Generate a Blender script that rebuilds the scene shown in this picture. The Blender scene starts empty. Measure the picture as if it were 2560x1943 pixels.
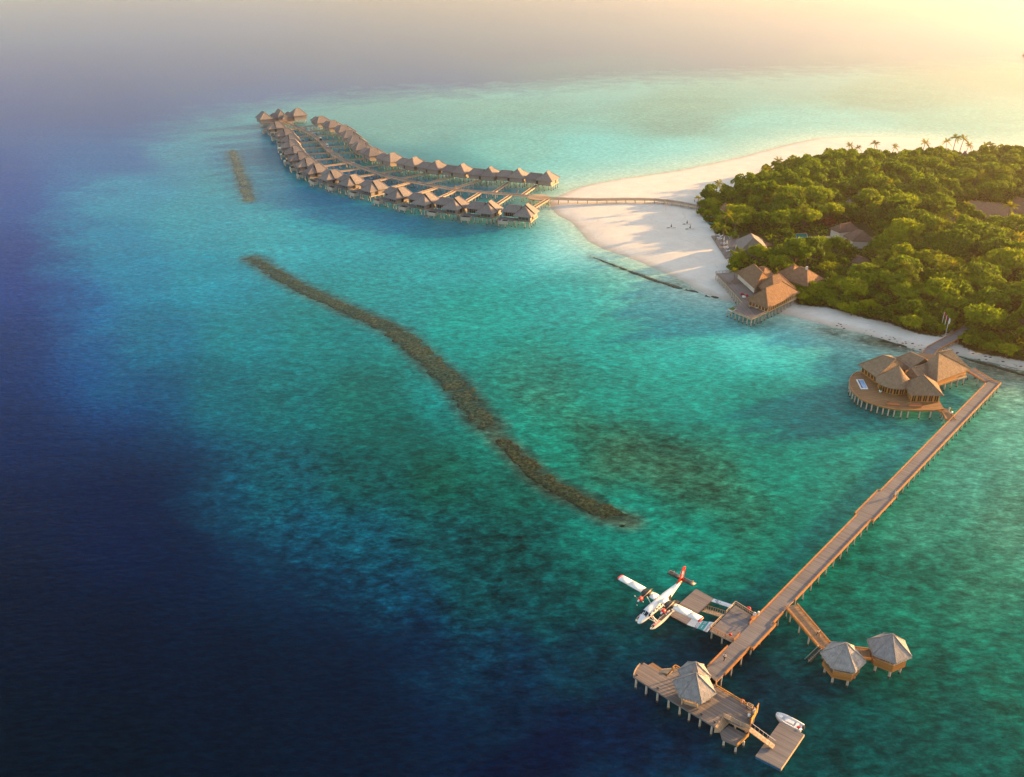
import bpy, math, random
import numpy as np
from mathutils import Vector, Matrix
R = math.radians
SC = bpy.context.scene
COL = SC.collection
random.seed(7); RNG = np.random.default_rng(7)

# ------------------------------------------------------------------ camera
CAM_H, PITCH, FPX = 120.0, 26.0, 2200.0           # metres, degrees below the horizon, focal length in photo pixels (photo 2560 wide)
cam = bpy.data.cameras.new('camera'); cam_o = bpy.data.objects.new('camera', cam); COL.objects.link(cam_o)
cam.sensor_width = 36.0; cam.lens = 36.0 * FPX / 2560.0
cam.clip_start = 1.0; cam.clip_end = 60000.0
cam_o.location = (0, 0, CAM_H); cam_o.rotation_euler = (R(90 - PITCH), 0, 0)
SC.camera = cam_o
HAZE = (0.000095, (1.0, 0.83, 0.72, 1), 0.80)      # density per metre, tint, forward scattering
# ------------------------------------------------------------------ sky, sun, exposure
SUN_AZ, SUN_EL = 67.0, 9.5                       # azimuth clockwise from +Y
w = bpy.data.worlds.new('World'); SC.world = w; w.use_nodes = True
nt = w.node_tree; bg = nt.nodes['Background']
sky = nt.nodes.new('ShaderNodeTexSky'); sky.sky_type = 'NISHITA'; sky.sun_disc = False
sky.sun_elevation = R(SUN_EL); sky.sun_rotation = R(SUN_AZ); sky.altitude = 0; sky.air_density = 1.0; sky.dust_density = 1.3; sky.ozone_density = 1.0
tint = nt.nodes.new('ShaderNodeMix'); tint.data_type = 'RGBA'; tint.blend_type = 'MULTIPLY'; tint.inputs[0].default_value = 1.0; tint.inputs[7].default_value = (1.14, 0.96, 0.84, 1)   # dusty evening air
nt.links.new(sky.outputs[0], tint.inputs[6]); nt.links.new(tint.outputs[2], bg.inputs[0]); bg.inputs[1].default_value = 0.135
sl = bpy.data.lights.new('sun', 'SUN'); so = bpy.data.objects.new('sun', sl); COL.objects.link(so)
sl.energy = 5.0; sl.angle = R(0.6); sl.color = (1.0, 0.56, 0.20)
sd = Vector((math.sin(R(SUN_AZ)) * math.cos(R(SUN_EL)), math.cos(R(SUN_AZ)) * math.cos(R(SUN_EL)), math.sin(R(SUN_EL))))
so.rotation_euler = sd.to_track_quat('Z', 'Y').to_euler(); so.location = (300, 300, 200)
SC.view_settings.view_transform = 'Standard'; SC.view_settings.look = 'None'
SC.view_settings.exposure = 1.92; SC.view_settings.gamma = 1.0; SC.view_settings.use_curve_mapping = False
SC.render.engine = 'CYCLES'
SC.cycles.use_denoising = True; SC.cycles.max_bounces = 6; SC.cycles.diffuse_bounces = 3; SC.cycles.glossy_bounces = 2
SC.cycles.transparent_max_bounces = 8; SC.cycles.volume_bounces = 0; SC.cycles.caustics_reflective = False; SC.cycles.caustics_refractive = False

# ------------------------------------------------------------------ pixel -> world helpers (camera pose above)
_c, _s = math.cos(R(PITCH)), math.sin(R(PITCH))
def W(px, py, z=0.0):
    a = (px - 1280) / FPX; b = -(py - 971.5) / FPX
    d = (a, _c + b * _s, -_s + b * _c); t = (z - CAM_H) / d[2]
    return Vector((t * d[0], t * d[1], z))
def WP(pts, z=0.0): return [W(p[0], p[1], z) for p in pts]
def proj(P):
    x, y, z = P[:, 0], P[:, 1], P[:, 2] - CAM_H
    zc = np.maximum(y * _c - z * _s, 1.0); yc = y * _s + z * _c
    return 1280 + FPX * x / zc, 971.5 - FPX * yc / zc

# ------------------------------------------------------------------ materials
def lin(c): return tuple(((v / 255) / 12.92 if v / 255 <= 0.04045 else ((v / 255 + 0.055) / 1.055) ** 2.4) for v in c)
MATS = {}
class NT:
    def __init__(s, name):
        s.m = bpy.data.materials.new(name); s.m.use_nodes = True; s.t = s.m.node_tree; s.n = s.t.nodes
        s.p = s.n['Principled BSDF']; s.out = s.n['Material Output']; MATS[name] = s.m
    def add(s, typ, **kw):
        n = s.n.new(typ)
        for k, v in kw.items():
            if k.startswith('i_'):
                key = k[2:]; n.inputs[int(key) if key.isdigit() else key].default_value = v
            else: setattr(n, k, v)
        return n
    def l(s, a, b): s.t.links.new(a, b)
    def coord(s, kind, scale=(1, 1, 1), rot=(0, 0, 0)):
        t = s.add('ShaderNodeTexCoord'); mp = s.add('ShaderNodeMapping')
        mp.inputs['Scale'].default_value = scale; mp.inputs['Rotation'].default_value = rot
        s.l(t.outputs[kind], mp.inputs[0]); return mp.outputs[0]
    def noise(s, vec, scale, detail=3, rough=0.55, dist=0.0):
        n = s.add('ShaderNodeTexNoise'); n.inputs['Scale'].default_value = scale; n.inputs['Detail'].default_value = detail
        n.inputs['Roughness'].default_value = rough; n.inputs['Distortion'].default_value = dist
        s.l(vec, n.inputs['Vector']); return n.outputs['Fac']
    def ramp(s, fac, stops):
        r = s.add('ShaderNodeValToRGB'); e = r.color_ramp.elements
        while len(e) < len(stops): e.new(0.5)
        for el, (p, c) in zip(e, stops):
            el.position = p; el.color = (*c, 1) if len(c) == 3 else c
        s.l(fac, r.inputs[0]); return r.outputs[0]
    def mix(s, a, b, fac, mode='MIX'):
        m = s.add('ShaderNodeMix', data_type='RGBA', blend_type=mode)
        for sock, v in ((m.inputs[0], fac), (m.inputs[6], a), (m.inputs[7], b)):
            if hasattr(v, 'is_output'): s.l(v, sock)
            else: sock.default_value = v if not isinstance(v, tuple) or len(v) == 4 else (*v, 1)
        return m.outputs[2]
    def math(s, op, a, b=0.0, clamp=False):
        m = s.add('ShaderNodeMath', operation=op); m.use_clamp = clamp
        for sock, v in ((m.inputs[0], a), (m.inputs[1], b)):
            if hasattr(v, 'is_output'): s.l(v, sock)
            else: sock.default_value = v
        return m.outputs[0]
    def bump(s, h, strength, dist=0.1):
        b = s.add('ShaderNodeBump'); b.inputs['Strength'].default_value = strength; b.inputs['Distance'].default_value = dist
        s.l(h, b.inputs['Height']); s.l(b.outputs[0], s.p.inputs['Normal']); return b.outputs[0]
def two(name, c1, c2, scale, coord='UV', vec=(1, 1, 1), rough=0.7, bump=0.0, c3=None, big=0.25, spec=0.3, detail=4, metal=0.0):
    """two-tone noise material with a slow large-scale variation"""
    t = NT(name); v = t.coord(coord, vec); f = t.noise(v, scale, detail, 0.6)
    st = [(0.3, c1), (0.7, c2)] if c3 is None else [(0.25, c1), (0.5, c2), (0.75, c3)]
    col = t.ramp(f, st)
    g = t.noise(t.coord('Object'), 0.25, 2); gr = t.ramp(g, [(0.3, (1 - big,) * 3), (0.7, (1 + big * .6,) * 3)])
    t.l(t.mix(col, gr, 1.0, 'MULTIPLY'), t.p.inputs['Base Color'])
    t.p.inputs['Roughness'].default_value = rough; t.p.inputs['Specular IOR Level'].default_value = spec
    t.p.inputs['Metallic'].default_value = metal
    if bump: t.bump(f, bump, 0.05)
    return t.m
def planks(name, c1, c2, gap, w_=0.16, rough=0.75):
    """boards running along U, laid side by side along V, each its own tone, weathered"""
    t = NT(name); tc = t.add('ShaderNodeTexCoord'); sp = t.add('ShaderNodeSeparateXYZ'); t.l(tc.outputs['UV'], sp.inputs[0])
    v = t.math('DIVIDE', sp.outputs[1], w_); fl = t.math('FLOOR', v); fr = t.math('FRACT', v)
    wn = t.add('ShaderNodeTexWhiteNoise', noise_dimensions='1D'); t.l(fl, wn.inputs['W'])
    st = t.noise(t.coord('UV', (0.12, 1.6, 1)), 1.0, 5, 0.65)
    big = t.noise(t.coord('UV'), 0.16, 3)
    f = t.math('ADD', t.math('MULTIPLY', wn.outputs[0], 0.35), t.math('ADD', t.math('MULTIPLY', st, 0.55), t.math('MULTIPLY', big, 0.55)))
    col = t.ramp(f, [(0.35, c1), (0.95, c2)])
    ed = t.math('LESS_THAN', fr, 0.1)
    t.l(t.mix(col, gap, t.math('MULTIPLY', ed, 0.6)), t.p.inputs['Base Color'])
    t.p.inputs['Roughness'].default_value = rough; t.p.inputs['Specular IOR Level'].default_value = 0.25
    return t.m
def plain(name, c, rough=0.5, metal=0.0, var=0.12, spec=0.4):
    return two(name, tuple(v * (1 - var) for v in c), tuple(min(1, v * (1 + var)) for v in c), 3.0, 'Object', rough=rough, big=0.06, spec=spec, metal=metal)

planks('deck_wood', (0.10, 0.080, 0.070), (0.26, 0.215, 0.19), (0.06, 0.045, 0.035))
planks('deck_warm', (0.16, 0.095, 0.05), (0.33, 0.205, 0.11), (0.10, 0.055, 0.03))
planks('deck_grey', (0.09, 0.083, 0.084), (0.205, 0.192, 0.195), (0.07, 0.055, 0.05))
planks('deck_teak', (0.17, 0.085, 0.035), (0.33, 0.18, 0.08), (0.08, 0.04, 0.02), 0.2)
planks('board_wall', (0.15, 0.125, 0.115), (0.31, 0.27, 0.25), (0.05, 0.04, 0.04), 0.25)
planks('teak', (0.22, 0.085, 0.025), (0.50, 0.23, 0.07), (0.12, 0.05, 0.02), 0.2, 0.55)
planks('screen_wood', (0.42, 0.20, 0.05), (0.62, 0.32, 0.09), (0.2, 0.09, 0.02), 0.25, 0.6)
planks('pale_wood', (0.30, 0.20, 0.12), (0.55, 0.40, 0.26), (0.15, 0.1, 0.06), 0.2)
def thatch(name, c1, c2, c3):
    t = NT(name); v = t.coord('UV', (9, 0.9, 1)); f = t.noise(v, 1.0, 6, 0.7)
    f2 = t.noise(t.coord('UV', (1.2, 1.2, 1)), 0.7, 4, 0.65); f3 = t.noise(t.coord('UV', (0.4, 5, 1)), 1.0, 3)
    s = t.math('ADD', t.math('MULTIPLY', f, 0.5), t.math('ADD', t.math('MULTIPLY', f2, 0.35), t.math('MULTIPLY', f3, 0.15)))
    oi = t.add('ShaderNodeObjectInfo'); ov = t.ramp(oi.outputs['Random'], [(0, (.80, .79, .80)), (1, (1.08, 1.05, 1.0))])
    t.l(t.mix(t.ramp(s, [(0.32, c1), (0.5, c2), (0.68, c3)]), ov, 1.0, 'MULTIPLY'), t.p.inputs['Base Color'])
    t.p.inputs['Roughness'].default_value = 0.95; t.p.inputs['Specular IOR Level'].default_value = 0.1
    t.bump(t.math('ADD', f, f2), 0.9, 0.12); return t.m
thatch('thatch', (0.115, 0.10, 0.10), (0.22, 0.197, 0.193), (0.34, 0.305, 0.295))
thatch('thatch_warm', (0.125, 0.09, 0.062), (0.235, 0.172, 0.12), (0.37, 0.28, 0.20))
thatch('thatch_brown', (0.11, 0.065, 0.042), (0.22, 0.135, 0.085), (0.34, 0.22, 0.14))
thatch('thatch_grey', (0.14, 0.135, 0.14), (0.29, 0.28, 0.285), (0.47, 0.45, 0.44))
thatch('shingle', (0.10, 0.065, 0.055), (0.17, 0.115, 0.10), (0.25, 0.18, 0.16))
two('ridge_cap', (0.30, 0.22, 0.16), (0.46, 0.35, 0.26), 2.0, 'Object', rough=0.9)
def pile_mat():
    t = NT('pile'); tc = t.add('ShaderNodeTexCoord'); g = t.add('ShaderNodeNewGeometry'); sp = t.add('ShaderNodeSeparateXYZ'); t.l(g.outputs['Position'], sp.inputs[0])
    n = t.noise(t.coord('Object'), 3.0, 4)
    h = t.math('ADD', sp.outputs[2], t.math('MULTIPLY', n, 0.5))
    wet = t.ramp(h, [(0.55, (0.05, 0.045, 0.03)), (0.8, (0.42, 0.38, 0.32))])   # weed-stained tidal band near the water
    t.l(t.mix(wet, t.ramp(n, [(0.3, (0.75,) * 3), (0.7, (1.1,) * 3)]), 1.0, 'MULTIPLY'), t.p.inputs['Base Color']); t.p.inputs['Roughness'].default_value = 0.85
pile_mat()
plain('white_paint', (0.78, 0.77, 0.75), 0.35); plain('white_cloth', (0.75, 0.73, 0.70), 0.9); plain('red_paint', (0.62, 0.03, 0.02), 0.35)
plain('red_cloth', (0.45, 0.02, 0.03), 0.9); plain('black_paint', (0.012, 0.012, 0.013), 0.35); plain('dark_grey', (0.05, 0.05, 0.055), 0.6)
plain('metal', (0.45, 0.46, 0.47), 0.35, 0.8); plain('float_side', (0.62, 0.60, 0.56), 0.35); plain('pink_pad', (0.50, 0.16, 0.14), 0.8)
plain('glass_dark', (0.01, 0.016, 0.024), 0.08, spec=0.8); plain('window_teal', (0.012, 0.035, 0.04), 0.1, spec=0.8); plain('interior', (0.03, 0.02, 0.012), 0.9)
plain('teal_sign', (0.0, 0.27, 0.32), 0.5); plain('sign_ink', (0.02, 0.03, 0.10), 0.6); plain('sign_white', (0.62, 0.65, 0.70), 0.55)
plain('plaster', (0.55, 0.50, 0.43), 0.85); plain('concrete', (0.40, 0.36, 0.30), 0.9); plain('pool_water', (0.0, 0.22, 0.20), 0.08, spec=0.6); plain('dark_pool', (0.01, 0.02, 0.035), 0.06, spec=0.7)
plain('spa_blue', (0.20, 0.38, 0.62), 0.15); plain('orange_cloth', (0.55, 0.17, 0.07), 0.9); plain('blue_float', (0.02, 0.12, 0.26), 0.6); plain('skin', (0.22, 0.11, 0.07), 0.6)
plain('navy_cloth', (0.015, 0.018, 0.035), 0.9); plain('grass_green', (0.06, 0.12, 0.015), 0.95); plain('purple_brown', (0.10, 0.05, 0.06), 0.95); plain('orange_ring', (0.65, 0.20, 0.04), 0.5)
two('trunk_bark', (0.10, 0.07, 0.045), (0.22, 0.17, 0.12), 3.0, 'Object', vec=(1, 1, .3), rough=0.95)
def leaf_mat(name, stops, trans):
    t = NT(name); oi = t.add('ShaderNodeObjectInfo')
    n = t.noise(t.coord('Object'), 0.6, 5, 0.75)
    n2 = t.noise(t.coord('Object'), 2.6, 3, 0.7)
    f = t.math('ADD', t.math('MULTIPLY', n, 0.75), t.math('ADD', t.math('MULTIPLY', n2, 0.55), t.math('SUBTRACT', t.math('MULTIPLY', oi.outputs['Random'], 0.36), 0.27)))  # random leaf tone; its contrast also paints shading inside the crowns
    col = t.ramp(f, stops); t.l(col, t.p.inputs['Base Color'])
    t.p.inputs['Roughness'].default_value = 0.7; t.p.inputs['Specular IOR Level'].default_value = 0.08
    tr = t.add('ShaderNodeBsdfTranslucent'); t.l(t.mix(col, (1.25, 1.3, 0.3, 1), 1.0, 'MULTIPLY'), tr.inputs[0])
    mx = t.add('ShaderNodeMixShader'); mx.inputs[0].default_value = trans
    t.l(t.p.outputs[0], mx.inputs[1]); t.l(tr.outputs[0], mx.inputs[2]); t.l(mx.outputs[0], t.out.inputs[0]); return t.m
leaf_mat('foliage', [(0.32, (0.028, 0.060, 0.002)), (0.5, (0.095, 0.160, 0.002)), (0.66, (0.18, 0.245, 0.003)), (0.84, (0.34, 0.33, 0.006))], 0.42)
leaf_mat('palm_leaf', [(0.3, (0.06, 0.10, 0.003)), (0.6, (0.17, 0.20, 0.004)), (0.85, (0.36, 0.29, 0.01))], 0.45)
leaf_mat('red_foliage', [(0.3, (0.06, 0.015, 0.006)), (0.8, (0.16, 0.04, 0.01))], 0.25)

# ------------------------------------------------------------------ mesh builder
class MB:
    def __init__(s, ang=0.0): s.v, s.f, s.m, s.mats, s.ang, s.sm = [], [], [], [], ang, []
    def mi(s, m):
        if m not in s.mats: s.mats.append(m)
        return s.mats.index(m)
    def poly(s, pts, m, smooth=False):
        b = len(s.v); s.v += [tuple(p) for p in pts]; s.f.append(tuple(range(b, b + len(pts)))); s.m.append(s.mi(m)); s.sm.append(smooth); return s
    def mesh(s, vs, fs, m, smooth=False):
        b = len(s.v); s.v += [tuple(p) for p in vs]; k = s.mi(m)
        for f in fs: s.f.append(tuple(i + b for i in f)); s.m.append(k); s.sm.append(smooth)
        return s
    def prism(s, pts, z0, z1, m, mside=None):
        n = len(pts); a = sum(pts[i][0] * pts[(i + 1) % n][1] - pts[(i + 1) % n][0] * pts[i][1] for i in range(n))
        if a < 0: pts = pts[::-1]
        lo = [(p[0], p[1], z0) for p in pts]; hi = [(p[0], p[1], z1) for p in pts]
        s.poly(hi, m); s.poly(lo[::-1], mside or m)
        for i in range(n): j = (i + 1) % n; s.poly([lo[i], lo[j], hi[j], hi[i]], mside or m)
        return s
    def box(s, c, d, m, ang=0.0):
        ca, sa = math.cos(ang), math.sin(ang); hx, hy, hz = d[0] / 2, d[1] / 2, d[2] / 2
        pts = [(c[0] + x * ca - y * sa, c[1] + x * sa + y * ca) for x, y in ((-hx, -hy), (hx, -hy), (hx, hy), (-hx, hy))]
        return s.prism(pts, c[2] - hz, c[2] + hz, m)
    def beam(s, a, b, w_, h, m):
        """rectangular bar from a to b (centre line), width w_ across, height h"""
        a, b = Vector(a), Vector(b); d = (b - a)
        u = d.normalized(); sd_ = u.cross(Vector((0, 0, 1)))
        if sd_.length < 1e-4: sd_ = Vector((1, 0, 0))
        sd_.normalize(); up = sd_.cross(u).normalized()
        q = [(-1, -1), (1, -1), (1, 1), (-1, 1)]
        A = [a + sd_ * (x * w_ / 2) + up * (y * h / 2) for x, y in q]; B = [b + sd_ * (x * w_ / 2) + up * (y * h / 2) for x, y in q]
        return s.mesh(A + B, [(3, 2, 1, 0), (4, 5, 6, 7)] + [(i, (i + 1) % 4, 4 + (i + 1) % 4, 4 + i) for i in range(4)], m)
    def tube(s, pts, rads, m, n=8, smooth=True, cap=True):
        rings = []; pts = [Vector(p) for p in pts]
        for i, p in enumerate(pts):
            d = (pts[min(i + 1, len(pts) - 1)] - pts[max(i - 1, 0)]).normalized()
            x = d.cross(Vector((0, 0, 1)) if abs(d.z) < 0.95 else Vector((0, 1, 0))).normalized(); y = d.cross(x).normalized()
            r = rads[i] if isinstance(rads, (list, tuple)) else rads
            rings.append([p + (x * math.cos(2 * math.pi * k / n) + y * math.sin(2 * math.pi * k / n)) * r for k in range(n)])
        vs = [v for r in rings for v in r]; fs = []
        for i in range(len(rings) - 1):
            for k in range(n): k2 = (k + 1) % n; fs.append((i * n + k, i * n + k2, (i + 1) * n + k2, (i + 1) * n + k))
        if cap: fs += [tuple(range(n))[::-1], tuple(range((len(rings) - 1) * n, len(rings) * n))]
        return s.mesh(vs, fs, m, smooth)
    def loft(s, rings, m, smooth=True, cap=True):
        n = len(rings[0]); vs = [v for r in rings for v in r]; fs = []
        for i in range(len(rings) - 1):
            for k in range(n): k2 = (k + 1) % n; fs.append((i * n + k, i * n + k2, (i + 1) * n + k2, (i + 1) * n + k))
        if cap: fs += [tuple(range(n))[::-1], tuple(range((len(rings) - 1) * n, len(rings) * n))]
        return s.mesh(vs, fs, m, smooth)
    def build(s, name, parent=None, o=(0, 0, 0)):
        me = bpy.data.meshes.new(name); o = Vector(o)
        me.from_pydata([(v[0] - o.x, v[1] - o.y, v[2] - o.z) for v in s.v], [], s.f)
        for m in s.mats: me.materials.append(MATS[m])
        me.polygons.foreach_set('material_index', s.m); me.polygons.foreach_set('use_smooth', s.sm)
        uv = me.uv_layers.new(name='UVMap'); dat = np.zeros((len(me.loops), 2), np.float32)
        ca, sa = math.cos(s.ang), math.sin(s.ang); k = 0; V = s.v
        for f in s.f:
            p0, p1, p2 = Vector(V[f[0]]), Vector(V[f[1]]), Vector(V[f[2]])
            nn = (p1 - p0).cross(p2 - p0)
            if nn.length < 1e-9: nn = Vector((0, 0, 1))
            nn.normalize()
            if abs(nn.z) > 0.985: t = Vector((ca, sa, 0)); b = Vector((-sa, ca, 0))
            else: t = Vector((0, 0, 1)).cross(nn).normalized(); b = nn.cross(t)
            for i in f: q = Vector(V[i]); dat[k] = (q.dot(t), q.dot(b)); k += 1
        uv.data.foreach_set('uv', dat.ravel()); me.validate(); me.update()
        ob = bpy.data.objects.new(name, me); COL.objects.link(ob)
        if parent: ob.parent = parent
        return ob
def tag(o, label=None, cat=None, group=None, kind=None):
    for k, v in (('label', label), ('category', cat), ('group', group), ('kind', kind)):
        if v: o[k] = v
    return o
def thing(name, label, cat, loc, rz=0.0, group=None):
    o = bpy.data.objects.new(name, None); COL.objects.link(o); o.location = loc; o.rotation_euler = (0, 0, rz); o.empty_display_size = 0.5
    return tag(o, label, cat, group)
def copy_tree(o, parent=None):
    c = o.copy(); COL.objects.link(c); c.parent = parent
    for ch in list(o.children): copy_tree(ch, c)
    return c
PILE_ME = {}
def pile(parent, x, y, top, o, r=0.17, bottom=-0.8, name='pile'):
    key = (round(top, 2), r, bottom)
    if key not in PILE_ME:
        ob = MB().tube([(0, 0, bottom), (0, 0, top)], r, 'pile', 8).build(name, parent); PILE_ME[key] = ob.data
    else:
        ob = bpy.data.objects.new(name, PILE_ME[key]); COL.objects.link(ob); ob.parent = parent
    ob.location = (x - o[0], y - o[1], -o[2]); return ob
def cap_line(mb, a, b, r, m='ridge_cap'): mb.beam(a, b, r, r * .6, m)
def hip(A, B, C_, D, ridge, m, cap=0.35, thick=0.22, caps=True):
    """hip roof over eave corners A B C D (counter-clockwise); ridge = [end over AB side, end over CD side] or one apex"""
    mb = MB(); E = [Vector(p) for p in (A, B, C_, D)]; Rg = [Vector(p) for p in ridge]
    r0, r1 = (Rg[0], Rg[0]) if len(Rg) == 1 else Rg
    def face(pts): mb.poly(pts, m)
    face([E[0], E[1], r0]); face([E[2], E[3], r1])
    if len(Rg) == 1: face([E[1], E[2], r0]); face([E[3], E[0], r0])
    else: face([E[1], E[2], r1, r0]); face([E[3], E[0], r0, r1])
    dn = Vector((0, 0, -thick))
    for i in range(4):
        j = (i + 1) % 4; mb.poly([E[i] + dn, E[j] + dn, E[j], E[i]], m)
    mb.poly([E[3] + dn, E[2] + dn, E[1] + dn, E[0] + dn], m)
    if caps:
        for e, r in ((E[0], r0), (E[1], r0), (E[2], r1), (E[3], r1)): cap_line(mb, e, r, cap, m)
        if len(Rg) == 2: cap_line(mb, r0, r1, cap * 1.2, m)
    return mb
def ccw(pts):
    a = sum(pts[i][0] * pts[(i + 1) % len(pts)][1] - pts[(i + 1) % len(pts)][0] * pts[i][1] for i in range(len(pts)))
    return pts if a > 0 else pts[::-1]
def roof_px(A, B, C_, ze, ridge, zr):
    """eave corners in the photo (left, front, right), fourth completes the parallelogram; ridge px at height zr"""
    a, b, c = W(*A, ze), W(*B, ze), W(*C_, ze); d = a + c - b
    r = [W(*p, zr) for p in ridge]
    return a, b, c, d, r
def inpoly(x, y, poly):
    x = np.asarray(x); y = np.asarray(y); ins = np.zeros(x.shape, bool); n = len(poly)
    for i in range(n):
        x0, y0 = poly[i][0], poly[i][1]; x1, y1 = poly[(i + 1) % n][0], poly[(i + 1) % n][1]
        if y0 == y1: continue
        cr = ((y0 > y) != (y1 > y)) & (x < (x1 - x0) * (y - y0) / (y1 - y0) + x0); ins ^= cr
    return ins
def pdist(x, y, poly, closed=True):
    best = np.full(np.shape(x), 1e9); n = len(poly)
    for i in range(n if closed else n - 1):
        ax, ay = poly[i][0], poly[i][1]; bx, by = poly[(i + 1) % n][0], poly[(i + 1) % n][1]
        dx, dy = bx - ax, by - ay; t = np.clip(((x - ax) * dx + (y - ay) * dy) / (dx * dx + dy * dy + 1e-9), 0, 1)
        best = np.minimum(best, np.hypot(x - ax - t * dx, y - ay - t * dy))
    return best
# ================================================================== SETTING
SHORE_PX = [(2700, 352), (2560, 362), (2433, 357), (2290, 345), (2195, 341), (2100, 343), (2039, 347), (1949, 367), (1858, 392), (1790, 407), (1700, 426), (1628, 437), (1557, 447),
            (1471, 463), (1432, 475), (1395, 492), (1378, 503), (1377, 519), (1395, 538), (1430, 556), (1452, 580), (1471, 603), (1508, 622), (1563, 641), (1602, 655), (1654, 679),
            (1707, 702), (1749, 729), (1800, 748), (1860, 762), (1932, 779), (1980, 790), (2036, 804), (2082, 818), (2149, 832), (2217, 850), (2264, 867), (2300, 878), (2377, 884),
            (2445, 897), (2513, 914), (2560, 924), (2700, 965)]
SHORE = [tuple(p[:2]) for p in WP(SHORE_PX)] + [(420, 120), (900, 60), (1000, 500), (800, 700)]
FOREST_PX = [(1748, 506), (1790, 490), (1845, 474), (1892, 460), (1938, 442), (2028, 420), (2073, 415), (2150, 405), (2252, 412), (2320, 402), (2398, 412), (2452, 407), (2505, 398), (2640, 396)]
FOREST_PX2 = [(2700, 925), (2558, 893), (2445, 872), (2396, 851), (2400, 826), (2385, 812), (2343, 836), (2289, 826), (2223, 800), (2166, 790), (2113, 774), (2073, 764), (2000, 756),
              (1990, 735), (1900, 705), (1840, 690), (1838, 668), (1862, 640), (1850, 600), (1800, 592), (1790, 575), (1775, 556), (1756, 535)]
FOREST = [tuple(p[:2]) for p in WP(FOREST_PX, 1.4)] + [(620, 640), (640, 300), (480, 170)] + [tuple(p[:2]) for p in WP(FOREST_PX2, 1.4)]

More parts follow.
